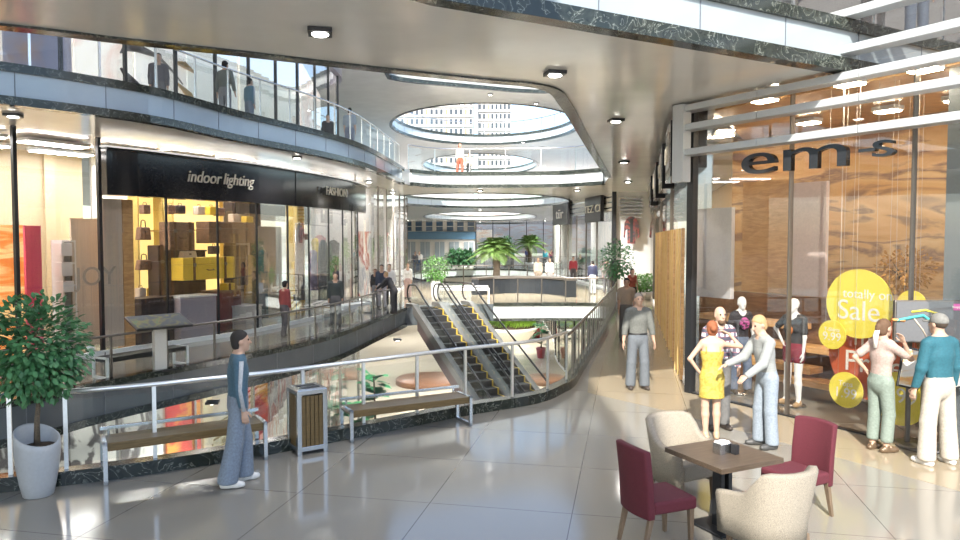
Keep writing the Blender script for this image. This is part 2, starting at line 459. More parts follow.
def person(name, label, loc, rz, H=1.76, arms=None, legs=None, lean=(0, .02, 1), look=0.0, nod=0.0, fem=False, skin='skin', top=None, sleeve=1.0,
           bottom=None, bot_len=1.0, dress=None, hair=None, hair_style='short', shoe=None, res=.014, group=None, cat='person', hands=True, flare=.012, hem=-.03,
           extra=None, curl=.35, face=True, trim=None):
    s = H / 1.76
    root = thing(name, label, cat, loc, rz, group)
    up = un(lean); X = A3(1, 0, 0); Fw = un(np.cross(up, X))
    P0 = A3(0, 0, .94); wst = P0 + up * .13; che = P0 + up * .33; shc = P0 + up * .475; nb = P0 + up * .52
    nd = un(np.array(up) * .8 + A3(0, .12, .35)); hd = nb + nd * .165 + A3(0, .015, 0)
    sw = .155 if fem else .178; hw = .085 if fem else .09
    arms = arms or {}; legs = legs or {}
    J = {}
    body = []; tors = []; armc = {}; legc = {}
    pr = (.155, .118, .145, .12) if fem else (.150, .138, .160, .128)
    tors = [cap(P0 - up * .03, wst, pr[0], pr[1], Fw, .66), cap(wst, che, pr[1], pr[2], Fw, .66), cap(che, shc, pr[2], pr[3], Fw, .62), cap(shc - X * sw * .8, shc + X * sw * .8, .062, .062)]
    if fem:
        for q in (-1, 1): tors.append(cap(che + X * .07 * q + Fw * .055 - up * .01, che + X * .07 * q + Fw * .075 - up * .01, .062, .055))
    low = 9
    for q, nm in ((-1, 'l'), (1, 'r')):
        du, df = arms.get(nm, ((.16, .0, -1), (.05, .22, -1)))
        g = lambda v: un((v[0] * q, v[1], v[2]))
        sh = shc + X * sw * q - up * .01; el = sh + g(du) * .285; wr = el + g(df) * .245
        th = .052 if not fem else .042
        armc[nm] = (sh, el, wr, th, g(df)); J['w' + nm] = wr
        body += [cap(sh, el, th, th * .80), cap(el, wr, th * .78, th * .54)]
        dt, ds = legs.get(nm, ((.03, .02, -1), (.0, -.03, -1)))
        hp = P0 + X * hw * q - up * .02; kn = hp + g(dt) * .43; an = kn + g(ds) * .42
        legc[nm] = (hp, kn, an); low = min(low, an[2])
        body += [cap(hp, kn, .088, .058), cap(kn + (an - kn) * .06, kn + (an - kn) * .35, .056, .058), cap(kn + (an - kn) * .35, an, .058, .036)]
    dz = A3(0, 0, .085 - low)
    def mv(c): return (c[0] + dz, c[1] + dz) + c[2:]
    # head
    ca, sa = math.cos(look), math.sin(look)
    hf = A3(-sa, ca, 0); hx = A3(ca, sa, 0)
    hf = un(hf * math.cos(nod) - A3(0, 0, 1) * math.sin(nod)); hu = np.cross(hx, hf)
    hd = hd + dz
    R = np.stack([hx, hf, hu]).astype(np.float32)
    def headf(P):
        q = (P - hd.astype(np.float32)) @ R.T
        d = dell(q, (0, -.012, .035), (.074, .093, .092))
        d = smin(d, dell(q, (0, .018, -.03), (.058, .070, .078)), .03)
        d = smin(d, dcap(q, cap((0, .05, -.075), (0, .06, -.085), .026)), .025)
        d = smin(d, dcap(q, cap((0, .088, .022), (0, .107, -.018), .008, .014)), .012)
        d = smin(d, dcap(q, cap((-.02, .083, -.052), (.02, .083, -.052), .009)), .008)
        for e in (-1, 1):
            d = smin(d, dell(q, (e * .075, -.008, .0), (.012, .024, .034)), .008)
            d = np.maximum(d, .022 - np.sqrt(((q - A3(e * .032, .098, .022)) ** 2).sum(1)))
        return d
    tors = [mv(c) for c in tors]; body = [mv(c) for c in body]
    neck = cap(nb + dz - up * .03, hd + hf * -.015 - hu * .05, .058 if not fem else .048, .052 if not fem else .044)
    hc = []
    if not hands:
        for q, nm in ((-1, 'l'), (1, 'r')):
            w = armc[nm][2] + dz; hc.append(cap(w, w + armc[nm][4] * .12, .034, .03, X, .6))
    feet = []
    for q, nm in ((-1, 'l'), (1, 'r')):
        an = legc[nm][2] + dz; fd = un((.16 * q, 1, 0)) if 'foot' not in legs else un((legs['foot'][0], legs['foot'][1], 0))
        feet.append((an, fd))
    bare = [cap(an + A3(0, 0, -.01), an + fd * .13 + A3(0, 0, -.055), .036, .024) for an, fd in feet]
    allc = tors + body + [neck] + hc + bare
    lo, hi = bounds(allc, .04); hi[2] = max(hi[2], hd[2] + .15); hi[1] = max(hi[1], hd[1] + .15); lo[1] = min(lo[1], hd[1] - .15)
    def bodyf(P):
        # evaluate the head only near it
        d = sunion(P, tors, .05)
        for c in body: d = smin(d, dcap(P, c), .02)
        for c in hc + bare: d = smin(d, dcap(P, c), .015)
        d = smin(d, dcap(P, neck), .03)
        return smin(d, headf(P), .02)
    vs, F = snet(bodyf, lo, hi, res)
    if hands:
        for q, nm in ((-1, 'l'), (1, 'r')):
            w = armc[nm][2] + dz
            pal = arms.get('palm_' + nm, (-q * .9, .1, -.1))
            hcp = hand_caps(w, arms.get('hand_' + nm, armc[nm][4]), pal, q if armc[nm][4][2] < .3 else -q, curl)
            l2, h2 = bounds(hcp, .012)
            v2, f2 = snet(lambda P: sunion(P, hcp, .008), l2, h2, min(.006, res * .5))
            F = np.concatenate([F, f2 + len(vs)]); vs = np.concatenate([vs, v2])
    S = M[skin]
    b = np_mesh('body', vs * s, F, S, root)
    def add(nm, f, cs, m, r=None, marg=.03):
        l, h = bounds(cs, marg); v, f_ = snet(f, l, h, r or res)
        if len(v) and len(f_): return np_mesh(nm, v * s, f_, MM(m), root)
    def grow(c, g): return c[:2] + (c[2] + g, c[3] + g) + c[4:]
    P0z = P0 + dz; upf = np.array(up, np.float32)
    if top is not None:
        cs = [grow(c, .012) for c in tors]
        for q, nm in ((-1, 'l'), (1, 'r')):
            sh, el, wr, th, g = armc[nm]; sh, el, wr = sh + dz, el + dz, wr + dz
            if sleeve > 0: cs.append(cap(sh, sh + (el - sh) * min(1, sleeve * 2), th + .018, th * .85 + .020))
            if sleeve > .5: cs.append(cap(el, el + (wr - el) * (sleeve - .5) * 2, th * .8 + .018, th * .6 + .014))
        top_z = .555
        def tf(P):
            d = None
            for i, c in enumerate(cs):
                e = dcap(P, c); d = e if d is None else smin(d, e, .045 if i < 4 else .02)
            hgt = (P - P0z.astype(np.float32)) @ upf
            d = np.maximum(d, hem - hgt); d = np.maximum(d, hgt - top_z + .0)
            nk = np.sqrt(((P - (nb + dz + np.array(Fw) * .015).astype(np.float32)) ** 2).sum(1))
            return np.maximum(d, (.072 if not fem else .085) - nk)
        add('shirt' if trim is None else trim, tf, cs, top)
    if dress is not None:
        cs = [grow(c, .012) for c in tors] + [cap(P0z - upf * .05, P0z - upf * .36, .175, .185, Fw, .72)]
        def df_(P):
            d = sunion(P, cs, .05); hgt = (P - P0z.astype(np.float32)) @ upf
            bk = (P - P0z.astype(np.float32)) @ np.array(Fw, np.float32)
            return np.maximum(np.maximum(d, -.34 - hgt), hgt - np.where(bk < .02, .36, .44))
        add('dress', df_, cs, dress)
        for q in (-1, 1):
            c = cap(P0z + upf * .42 + X * .085 * q + np.array(Fw) * .10, P0z + upf * .545 + X * .10 * q, .009)
            c2 = cap(P0z + upf * .545 + X * .10 * q, P0z + upf * .35 + X * .10 * q - np.array(Fw) * .105, .009)
            add('strap', lambda P: sunion(P, [c, c2], .01), [c, c2], dress, .008)
    if bottom is not None:
        cs = [cap(P0z - upf * .03, P0z + upf * .10, pr[0] + .018, pr[1] + .022, Fw, .70)]
        for nm in 'lr':
            hp, kn, an = (v + dz for v in legc[nm])
            if bot_len > .5:
                e = kn + (an - kn) * min(1, (bot_len - .5) * 2) * .97
                cs += [cap(hp, kn, .098, .066 + flare), cap(kn, e, .066 + flare, .054 + flare * 2)]
            else: cs.append(cap(hp, hp + (kn - hp) * bot_len * 2, .102, .092))
        ends = []
        def bf(P):
            d = sunion(P, cs, .018); hgt = (P - P0z.astype(np.float32)) @ upf
            d = np.maximum(d, hgt - .085)
            if bot_len > .5:
                zc = min(c[1][2] for c in cs[1:]) ; d = np.maximum(d, (zc - .035) - P[:, 2])
            return d
        add('trousers' if bot_len > .5 else 'shorts', bf, cs, bottom)
        if top is not None and hands and not fem:
            c = [cap(P0z + upf * .055, P0z + upf * .085, pr[1] + .036, pr[1] + .034, Fw, .70)]
            def blf(P):
                hgt = (P - P0z.astype(np.float32)) @ upf
                return np.maximum(np.maximum(sunion(P, c, .02), hgt - .085), .05 - hgt)
            if hem > .04: add('belt', blf, c, 'black')
    if hair is not None:
        def hfun(P):
            q = (P - hd.astype(np.float32)) @ R.T
            d = dell(q, (0, -.018, .042), (.082, .099, .094))
            front = q[:, 1] - (.082 - np.clip((.082 - q[:, 2]) * 1.25, -.03, .105))
            if hair_style != 'cap': d = smin(d, dell(q, (0, -.04, -.02), (.076, .070, .085)), .02)
            if hair_style == 'cap':
                d = np.maximum(d - .004, .02 - q[:, 2]); br = dell(q, (0, .115, .03), (.075, .075, .012)); return np.minimum(d, br)
            d = np.maximum(d, front)
            if hair_style in ('short', 'bun', 'pony'): d = np.maximum(d, -.088 - q[:, 2])
            if hair_style == 'bun': d = smin(d, dell(q, (0, -.125, .02), (.045, .045, .045)), .02)
            if hair_style == 'pony': d = smin(d, dcap(q, cap((0, -.115, .03), (0, -.155, -.16), .034, .016)), .02)
            if hair_style == 'long': d = np.maximum(smin(d, dcap(q, cap((0, -.06, 0), (0, -.07, -.16), .085, .07, (0, 1, 0), .6)), .03), front)
            return d
        c = [cap(hd, hd + hu * .02, .23)]
        add('cap' if hair_style == 'cap' else 'hair', hfun, c, hair, min(res, .011) if res < .02 else res, .01)
        if hair_style == 'cap':
            def h2(P):
                q = (P - hd.astype(np.float32)) @ R.T
                d = dell(q, (0, -.02, .03), (.081, .097, .085)); return np.maximum(np.maximum(d, -.07 - q[:, 2]), np.maximum(q[:, 1] - .0, q[:, 2] - .03))
            add('hair', h2, c, cm('hair_brown_dark', (.05, .035, .025)), .011, .01)
    if shoe is not None:
        for an, fd in feet:
            g = an * A3(1, 1, 0) + A3(0, 0, .034 + an[2] - .085)
            cs = [cap(g - fd * .05, g + fd * .10, .040, .044), cap(g + fd * .10, g + fd * .155, .044, .034), cap(an - A3(0, 0, .01), g, .045, .045)]
            zb = an[2] - .085
            add('shoe', lambda P: np.maximum(sunion(P, cs, .02), zb + .002 - P[:, 2]), cs, shoe, min(res, .012) if res < .02 else res)
    if face and hands:
        for e in (-1, 1):
            c = hd + hx * .032 * e + hf * .076 + hu * .022
            MB().ell(tuple(c * s), (.013 * s,) * 3, 8, 6).build('eye', 'eye' if face != 'plain' else skin, root)
    if extra: extra(root, s, dict(J=J, dz=dz, P0=P0z, up=upf, Fw=np.array(Fw), hd=hd, armc=armc, hf=hf, hx=hx, hu=hu))
    return root
# ------------------------------------------------------------ the setting
setup_mats()
CZ = 5.35           # ceiling of the floor we stand on
F2 = 6.05           # floor above
C2 = 11.4           # its ceiling
F3 = 12.3
FL = -6.05          # floor below
TH = -.75
V2 = lambda v: Vector((v[0], v[1]))
gp = lambda px, py, z=0.0: V2(at(px, py, z))

kerb = [V2((-12.5, 6.2)), V2((-8.5, 7.2))] + [gp(*p) for p in ((63, 482), (230, 458), (323, 441), (400, 426), (460, 414), (531, 402))]
corner = [gp(556, 392), V2((1.72, 14.1)), V2((2.10, 15.6))]
corr = [V2((3.5, 21.1)), V2((4.97, 27.1)), V2((5.75, 30.6))]
near_edge = spline(kerb + corner + corr, 6)                 # near edge of the void, left to right, then along the corridor
bridge_edge = [V2((5.6, 31.2)), V2((5.2, 31.6)), V2((3.2, 31.75)), V2((1.1, 31.6)), V2((.6, 31.6))]
esc_edge = [V2((-.36, 31.6)), V2((-2.85, 30.04))]
gal = [V2((-13.5, 9.4)), V2((-11, 10.2))] + [gp(*p) for p in ((0, 403), (90, 385), (136, 376), (211, 362), (267, 351), (311, 341), (342, 332), (375, 319), (404, 308))]
gal_edge = spline(gal, 6)                                   # gallery edge, near to far
void0 = near_edge + spline(bridge_edge, 4) + esc_edge + gal_edge[::-1]
up_far = [gp(604, 184, CZ), gp(560, 186.5, CZ), gp(500, 187, CZ), gp(440, 187, CZ), gp(410, 185, CZ)]
upg = [V2((-13.5, 9.6)), V2((-11.3, 10.6))] + [gp(*p, CZ) for p in ((0, 103), (80, 112.5), (160, 124), (240, 141), (320, 156), (360, 166), (385, 176), (402, 184))]
upg_edge = spline(upg, 6)
near_up = spline([V2((-12.5, 6.2)), V2((-8.5, 7.2))] + [gp(*p, CZ) for p in ((0, 25), (120, 39), (240, 52), (360, 66), (480, 79), (530, 83.5), (555, 90), (566, 103), (577, 121), (597, 157), (609, 177))], 6)
far_up = spline(up_far, 4)
void1 = near_up + far_up + upg_edge[::-1][1:]
oval_a = ellipse(-.2, 49, 6.3, 9.6, rot=-.06); oval_b = ellipse(0, 85, 6.5, 17.5); oval_c = ellipse(.3, 119, 7, 8)
void_b = ellipse(.4, 57, 6.0, 11)
ov2 = ellipse(.4, 56, 7.2, 10.2); ov3 = ellipse(0, 86, 6.8, 13)
void2 = spline([V2(p) for p in ((-4.8, 37.6), (-4.6, 39.0), (-3.2, 40.0), (0, 41.4), (2.4, 42.4), (4.3, 42.3), (5.4, 39), (4.9, 30), (3.1, 20), (1.6, 14), (-1, 12.6), (-4, 11.5), (-6.2, 13), (-6, 20), (-4.6, 28))], 6, True)

fl = MB().prism([(-16, -9), (16, -9), (16, 32), (30, 60), (30, 118), (-30, 118), (-30, 20)], TH, 0, [void0, void_b]).build('floor', 'floor'); struct(fl)
bounce_fl = MB().prism([(-70, -70), (70, -70), (70, 34), (16, 32), (16, -9), (-70, -9)], -.3, 0).build('floor', mat('added_bounce_paving', (.80, .78, .74), .7, vscale=.5)); struct(bounce_fl)  # unseen pale paving added behind the camera to bounce sun onto the soffit
lw = MB().prism([(-22, 6), (22, 6), (22, 118), (-22, 118)], FL - .4, FL).build('floor', 'floor_low'); struct(lw)
wg = tile_mat('granite_painted_warmth', (.22, .18, .125), (.37, .315, .23), (.2, .15, .09), 1.55, math.radians(11.6), .10)  # gold of slat reflections and sunlight painted into this granite's colour
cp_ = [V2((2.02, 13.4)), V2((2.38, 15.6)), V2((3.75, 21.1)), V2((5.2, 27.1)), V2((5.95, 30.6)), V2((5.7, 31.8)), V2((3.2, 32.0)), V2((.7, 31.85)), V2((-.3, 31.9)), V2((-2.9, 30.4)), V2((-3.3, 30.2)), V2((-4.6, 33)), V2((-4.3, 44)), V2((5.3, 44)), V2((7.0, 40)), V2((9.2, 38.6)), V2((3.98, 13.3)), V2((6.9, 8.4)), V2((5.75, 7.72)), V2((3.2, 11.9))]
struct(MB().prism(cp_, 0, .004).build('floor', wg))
# slab overhead: an open court lets the sun in to the right of its front edge
front1 = [V2((-2.6, -9)), V2((-2.5, 3.5)), V2((-1.6, 6.5)), gp(435, 0, CZ), gp(700, 46, CZ), gp(870, 76, CZ)]
fdir = (front1[-1] - front1[-2]).normalized()
front1 += [front1[-1] + fdir * 6]
sl1 = [V2((-30, -9))] + front1 + [V2((22, 20)), V2((30, 60)), V2((30, 130)), V2((-30, 130))]
s1 = MB().prism(sl1, CZ, F2 - .02, [void1, oval_a, oval_b, oval_c]).build('ceiling', 'soffit'); struct(s1)
fl2 = MB().prism(sl1, F2 - .02, F2, [void1, oval_a, oval_b, oval_c]).build('floor', mat('upper_floor', (.55, .52, .48), .2)); struct(fl2)
sl2 = [V2((-30, -14)), V2((-.9, -14)), V2((-.8, 3)), V2((.5, 7.5)), V2((3.5, 10.6)), V2((12, 15.6)), V2((24, 20)), V2((30, 128)), V2((-30, 128))]  # unseen near-left part shaped to keep sun off the left floor
s2 = MB().prism(sl2, C2, F3, [void2, ov2, ov3]).build('ceiling', 'soffit'); struct(s2)

def edge_trim(path, z0, z1, fmat, closed=False, side=1, joint=1.6, mh=.13, mb=.13, pname='wall_void', out=0.0):
    """fascia of glass panels between two marble strips along a slab edge; 'side' = +1 when the void lies left of the path"""
    a, b = (.0, .07) if side > 0 else (-.07, .0)
    a2, b2 = (-.10, .13) if side > 0 else (-.13, .10)
    w = struct(MB().ribbon(path, a, b, z0 + mb, z1 - mh, closed).build(pname, fmat))
    struct(MB().ribbon(path, a2, b2, z1 - mh, z1 + .03, closed).build('trim_1', 'marble'))
    struct(MB().ribbon(path, a2, b2, z0 - .03, z0 + mb, closed).build('trim_2', 'marble'))
    j = MB()
    for p, q in zip(resample(path, joint)[:-1], resample(path, joint)[1:]):
        t = (q - p).normalized(); n = Vector((-t.y, t.x)) * side
        c = p + n * .072; j.box((c.x, c.y, (z0 + z1) / 2 + (mb - mh) / 2), (.014, .012, z1 - z0 - mh - mb), math.atan2(t.y, t.x))
    struct(j.build('trim_3', 'joint', w))
# near slab edge: kerb of marble that carries the rail
k = near_edge
struct(MB().ribbon(k, -.16, .05, 0, .17).build('trim_4', 'marble'))
struct(MB().ribbon(k, .0, .06, TH, 0).build('wall_near_edge', 'fascia_low'))
edge_trim(gal_edge, TH, 0.02, 'fascia_low', side=-1, mh=.10, mb=.12, pname='wall_gallery_edge')
edge_trim(spline(bridge_edge, 4), -.72, .02, 'fascia_white', side=1, mh=.1, mb=.1, pname='wall_bridge_edge')
struct(MB().ribbon([V2((-3.15, 29.75)), V2((-2.85, 30.04)), V2((-.36, 31.6)), V2((.6, 31.6))], 0, -.06, TH, 0).build('wall_landing_edge', 'fascia_low'))
edge_trim(upg_edge, CZ, F2, 'fascia_up', side=-1, pname='wall_upper_gallery_edge')
edge_trim(far_up, CZ, F2, 'fascia_white', side=1, pname='wall_upper_bridge_edge')
edge_trim(near_up, CZ, F2, 'fascia_up', side=1, pname='wall_upper_near_edge')
edge_trim(front1, CZ, F2, 'fascia_court', side=-1, pname='wall_court_edge', mh=.14, mb=.16)
edge_trim(oval_a, CZ, F2, 'fascia_white', True, pname='wall_oval_edge')
edge_trim(oval_b, CZ, F2, 'fascia_white', True, pname='wall_oval_edge')
edge_trim(oval_c, CZ, F2, 'fascia_white', True, pname='wall_oval_edge')
edge_trim(void_b, TH, .02, 'fascia_white', True, pname='wall_far_void_edge')
edge_trim(ov2, C2, F3, 'fascia_white', True, pname='wall_roof_oval_edge', mb=.18, mh=.18)
edge_trim(ov3, C2, F3, 'fascia_white', True, pname='wall_roof_oval_edge', mb=.18, mh=.18)
edge_trim(void2, C2, F3, 'fascia_white', True, pname='wall_roof_void_edge', mb=.18, mh=.18)

# ------------------------------------------------------------ railings
def railing(path, z, h, label, group=None, step=1.2, r=.028, glassy=True, m='steel', pw=.045, name='glass_railing', base=0.0):
    path = [V2(p) for p in path]; mid = path[len(path) // 2]
    t = thing(name, label, 'railing', (mid.x, mid.y, z), 0, group)
    P = [Vector((p.x - mid.x, p.y - mid.y)) for p in path]
    MB().tube([(p.x, p.y, h) for p in P], r).build('handrail', m, t)
    R = resample(P, step)
    for i, p in enumerate(R):
        q = R[min(i + 1, len(R) - 1)] - R[max(i - 1, 0)]
        MB().box((p.x, p.y, h / 2), (pw, pw * .7, h), math.atan2(q.y, q.x)).build('post', m, t)
    if glassy: MB().ribbon(P, -.006, .006, .06, h - .10).build('glass_panel', 'glass_rail', t)
    return t
ne = [p for p in near_edge]
cut = max(i for i, p in enumerate(ne) if p.y < 13.9)
i62 = next(i for i, p in enumerate(ne) if p.x / p.y > (62 - 480) / 720)
P62 = path_px(ne, 62)[0]
railing(offset([P62] + ne[i62:cut + 1], -.05), .17, .92, 'brushed steel railing along the void edge behind the benches and bin', step=1.0, m='steel_satin', r=.03)
railing(offset(ne[1:i62 - 1], -.05), .17, .92, 'short steel railing along the void edge left of the potted tree', step=1.0, m='steel_satin', r=.03)
railing(offset(ne[cut:], -.05), .17, .86, 'steel railing with close-set posts along the left side of the corridor', step=.62, m='bronze', r=.03)
railing(offset(gal_edge[4:], .12), .03, .87, 'bronze glass railing along the edge of the left shopping gallery', step=1.3, m='bronze', r=.026)
railing(offset(spline(bridge_edge, 4), -.12), .03, 1.1, 'bronze glass railing along the bridge beside the escalators', step=1.1, m='bronze', pw=.05)
railing(offset(upg_edge[4:], .12), F2, 1.05, 'slim steel railing along the upper left gallery', step=1.25, m='steel', r=.024)
railing(offset(far_up, -.12), F2, 1.15, 'glass railing across the upper bridge', step=1.6, m='steel')
railing(void_b[:46] if False else [void_b[i % 56] for i in range(0, 57)], .03, 1.1, 'oval railing round the far opening beyond the bridge', step=1.5, m='bronze', pw=.06)
railing([ov2[i % 56] for i in range(0, 57)], F3, 1.1, 'glass railing round the large oval opening under the sky', step=2.0, m='steel', r=.05, pw=.06)
railing(offset(front1[3:], .15), F2, 1.1, 'glass railing above the court edge of the upper slab', step=1.8, m='steel')

# ------------------------------------------------------------ shop fronts
def glazing(path, cuts, z0, z1, start, gl='glass_shop', mw=.05, md=.10, top=True, m='dark', base=.12, sm='white'):
    """one window per bay: pane, mullion at its first edge, base rail"""
    for i, (a, b) in enumerate(zip(cuts[:-1], cuts[1:])):
        (pa, ta), (pb, tb) = a, b
        seg = [pa] + [p for p in path if (p - pa).dot(ta) > .05 and (p - pb).dot(tb) < -.05] + [pb]
        w = MB().ribbon(seg, -.006, .006, z0 + base, z1).build('window_%d' % (start + i), gl); struct(w)
        mb = MB().box((pa.x, pa.y, (z0 + z1) / 2), (mw, md, z1 - z0), math.atan2(ta.y, ta.x))
        if i == len(cuts) - 2: mb.box((pb.x, pb.y, (z0 + z1) / 2), (mw, md, z1 - z0), math.atan2(tb.y, tb.x))
        mb.build('mullion', m, w)
        if base: MB().ribbon(seg, -.05, .05, z0, z0 + base).build('sill', sm, w)
S = spline([V2((-13.2, 11.2)), V2((-11.6, 13.4)), gp(20, 369), gp(103, 355.5), gp(140, 350.5), gp(190, 342.5), gp(240, 335), gp(288, 325.5), gp(330, 316), gp(350, 310), V2((-5.22, 31.2)), V2((-5.7, 33))], 8)
def cutpx(path, pxs): return [path_px(path, x) for x in pxs]
glazing(S, [(S[3], (S[4] - S[3]).normalized())] + cutpx(S, (17, 101)), 0, CZ, 1, mw=.08)
glazing(S, cutpx(S, (101, 167, 218, 257, 288)), 0, 3.95, 3, mw=.042, md=.06)
glazing(S, cutpx(S, (288, 309, 329, 343, 352, 358)), 0, 3.95, 7, mw=.036, md=.05)
S2 = spline([V2((-5.7, 33)), V2((-5.0, 33.2)), V2((-4.75, 36)), V2((-4.5, 40)), V2((-4.45, 44)), V2((-5.2, 46))], 6)
glazing(S2, [(p, (q - p).normalized()) for p, q in zip(resample(S2, 1.9)[:-1], resample(S2, 1.9)[1:])], 0, CZ, 12, mw=.035, m='bronze')
def wallbox(name, label, cat, path, px0, px1, z0, z1, off, depth, m, group=None, kind=None):
    """a box that follows a shop front between two pixel columns, set 'off' metres behind (+) or before (-) it"""
    path = offset(path, off); a, _ = path_px(path, px0); b, _ = path_px(path, px1)
    t = (b - a).normalized(); n = Vector((-t.y, t.x)); L = (b - a).length; c = (a + b) / 2 + n * depth / 2
    o = MB().box((0, 0, (z1 - z0) / 2), (L, depth, z1 - z0)).build(name, m); o.location = (c.x, c.y, z0); o.rotation_euler = (0, 0, math.atan2(t.y, t.x))
    if kind: o['kind'] = kind
    else: tag(o, label, cat, group)
    return o
def band(path, px0, px1, z0, z1, name, label):
    a, ta = path_px(path, px0); b, tb = path_px(path, px1)
    seg = [a] + [p for p in path if (p - a).dot(ta) > .05 and (p - b).dot(tb) < -.05] + [b]
    mid = seg[len(seg) // 2]; t = thing(name, label, 'sign', (mid.x, mid.y, z0))
    P = [p - mid for p in seg]
    MB().ribbon(P, -.32, .12, 0, z1 - z0).build('panel', 'sign_dark', t)
    MB().ribbon(P, -.35, .12, z1 - z0, z1 - z0 + .05).build('trim_strip', 'dark', t)
    MB().ribbon(P, -.30, .05, z1 - z0 + .07, z1 - z0 + .10).build('cove_light', mat('cove_glow', (1, 1, 1), emit=(1, .98, .95), es=.45), t)
    return t, seg
M['letter'] = mat('letter_champagne', (.75, .69, .58), .35, .3)
M['letter_dark'] = mat('letter_dark_glass', (.03, .033, .038), .1)
sg, seg = band(S, 101, 287.5, 3.95, 5.05, 'shop_sign', 'long dark curved sign reading indoor lighting over the bag shop')
for px_, wd_ in ((197, 'indoor'), (230.5, 'lighting')):
    p, t = path_px(S, px_); n = Vector((t.y, -t.x))
    text('lettering', wd_, sg, (p.x + n.x * .37, p.y + n.y * .37, 4.56), (t.x, t.y, 0), .46, 'letter', shear=.25, ext=.02, squash=.88)
sg, seg = band(S, 288.5, 359, 3.95, 5.05, 'shop_sign', 'dark curved sign reading FASHION over the clothes shop')
p, t = path_px(S, 325); n = Vector((t.y, -t.x))
text('lettering', 'FASHION', sg, (p.x + n.x * .50, p.y + n.y * .50, 4.55), (t.x, t.y, 0), .42, 'letter', ext=.015, squash=1.0)
# shop interiors on the left: back wall, ceiling lights
SB = offset(S, 4.2)
struct(MB().ribbon(SB[2:40], 0, .1, 0, CZ).build('wall_bag_shop', mat('shop_wall_warm', (.62, .52, .36), .6)))
struct(MB().ribbon(SB[40:], 0, .1, 0, CZ).build('wall_clothes_shop', 'white'))
struct(MB().ribbon(offset(S2, 3.0), 0, .1, 0, CZ).build('wall_next_shop', 'white'))
LPa = offset(S, 1.5); LPb = offset(S, 3.1)
for p_, q_ in list(zip(resample(LPa, 2.1)[1:-2], resample(LPa, 2.1)[2:-1])) + list(zip(resample(LPb, 2.4)[1:-2], resample(LPb, 2.4)[2:-1])):
    c_ = (p_ + q_) / 2; o = thing('ceiling_light', 'bright ceiling light panel inside the left shops', 'lamp', (c_.x, c_.y, CZ - .12), math.atan2((q_ - p_).y, (q_ - p_).x), 'light panels in the left shops')
    MB().box((0, 0, .05), (1.58, .58, .08)).build('housing', 'white', o); MB().box((0, 0, 0), (1.5, .5, .03)).build('diffuser', 'panel_light', o)
L2 = resample(offset(S2[6:], 1.4), 2.4)
for p_, q_ in zip(L2[:-1], L2[1:]):
    c_ = (p_ + q_) / 2; o = thing('ceiling_light', 'bright ceiling light panel inside the shop beyond the clothes shop', 'lamp', (c_.x, c_.y, CZ - .12), math.atan2((q_ - p_).y, (q_ - p_).x), 'light panels in the next shop')
    MB().box((0, 0, .05), (1.58, .58, .08)).build('housing', 'white', o); MB().box((0, 0, 0), (1.5, .5, .03)).build('diffuser', 'panel_light', o)

# ------------------------------------------------------------ right facade
FC = Vector((3.94, 13.4)); FD = Vector((.6, -1)).normalized(); FN = Vector((FD.y, -FD.x)) * -1   # FN points into the shop
if FN.y < 0: FN = -FN
WD = Vector((.206, 1)).normalized(); WN = Vector((WD.y, -WD.x))                                   # WN points into the shop
def fpt(px, off=0.0):
    a = (px - 480) / 720
    c = FC + FN * off; s = (a * c.y - c.x) / (FD.x - a * FD.y); return c + FD * s
def wpt(d, off=0.0): return FC + WD * d + WN * off
fr = math.atan2(FD.y, FD.x); wr_ = math.atan2(WD.y, WD.x)
fpath = [FC + FD * (i * .5) for i in range(20)]
cuts = [(FC, FD)] + [(fpt(x), FD) for x in (790, 912)] + [(FC + FD * 8.5, FD)]
M['glass_corr'] = glass('corridor_glass', (.97, .97, .97), .04, .35)
M['glass_front'] = glass('front_glass', (.97, .97, .97), .05, .45)
glazing(fpath, cuts, 0, CZ - .05, 20, gl='glass_front', mw=.022, base=.03, m='bronze', sm='dark')
cuts = [(FC, FD), (fpt(790), FD), (FC + FD * 8.5, FD)]
glazing(fpath, cuts, CZ + .1, C2, 24, gl='glass_front', mw=.03, base=.0, m='bronze')
# corner post and fins
cp = struct(MB().box((FC.x, FC.y, CZ / 2), (.14, .14, CZ), fr).build('trim_5', 'dark'))
def fin(z, s0, s1, label):
    a = FC + FD * s0; b = FC + FD * s1; c = (a + b) / 2 - FN * .22
    o = thing('facade_fin', label, 'louvre', (c.x, c.y, z), fr, 'white fins across the right shop front')
    L = s1 - s0; nn = max(1, round(L / 1.9))
    for i in range(nn): MB().box((-L / 2 + L * (i + .5) / nn, 0, 0), (L / nn - .012, .28, .115)).build('fin_segment', 'fin', o, .01)
    for i in range(nn + 1): MB().box((-L / 2 + .05 + (L - .1) * i / nn, .12, 0), (.04, .2, .06)).build('bracket', 'dark', o)
for z in (4.45, 4.90, 5.24): fin(z, -.05, 8.5, 'white horizontal fin across the right glass shop front')
for z in (5.62, 6.14, 6.66, 7.2): fin(z, 3.05 if z < 6 else 2.9, 8.5, 'white horizontal fin across the right glass shop front')
pc = FC - FN * .3
struct(MB().box((pc.x, pc.y, 4.62), (.26, .2, 1.4), fr).build('trim_6', 'fin'))
# letters on the glass
em = thing('shop_lettering', 'large dark letters em on the right shop glass under the lowest fin', 'sign', (0, 0, 3.62))
p = fpt(791, -.12)
text('lettering', 'em', em, (p.x, p.y, 4.19), (FD.x, FD.y, 0), .74, 'letter_dark', ext=.05, squash=2.2)
p = fpt(882, -.12)
text('lettering', 's', em, (p.x, p.y, 4.2), (FD.x, FD.y, 0), .5, 'letter_dark', ext=.05, squash=2.0)
p = fpt(866, -.12); text('lettering', '-', em, (p.x, p.y, 4.2), (FD.x, FD.y, 0), .5, 'letter_dark', ext=.05, squash=2.0)
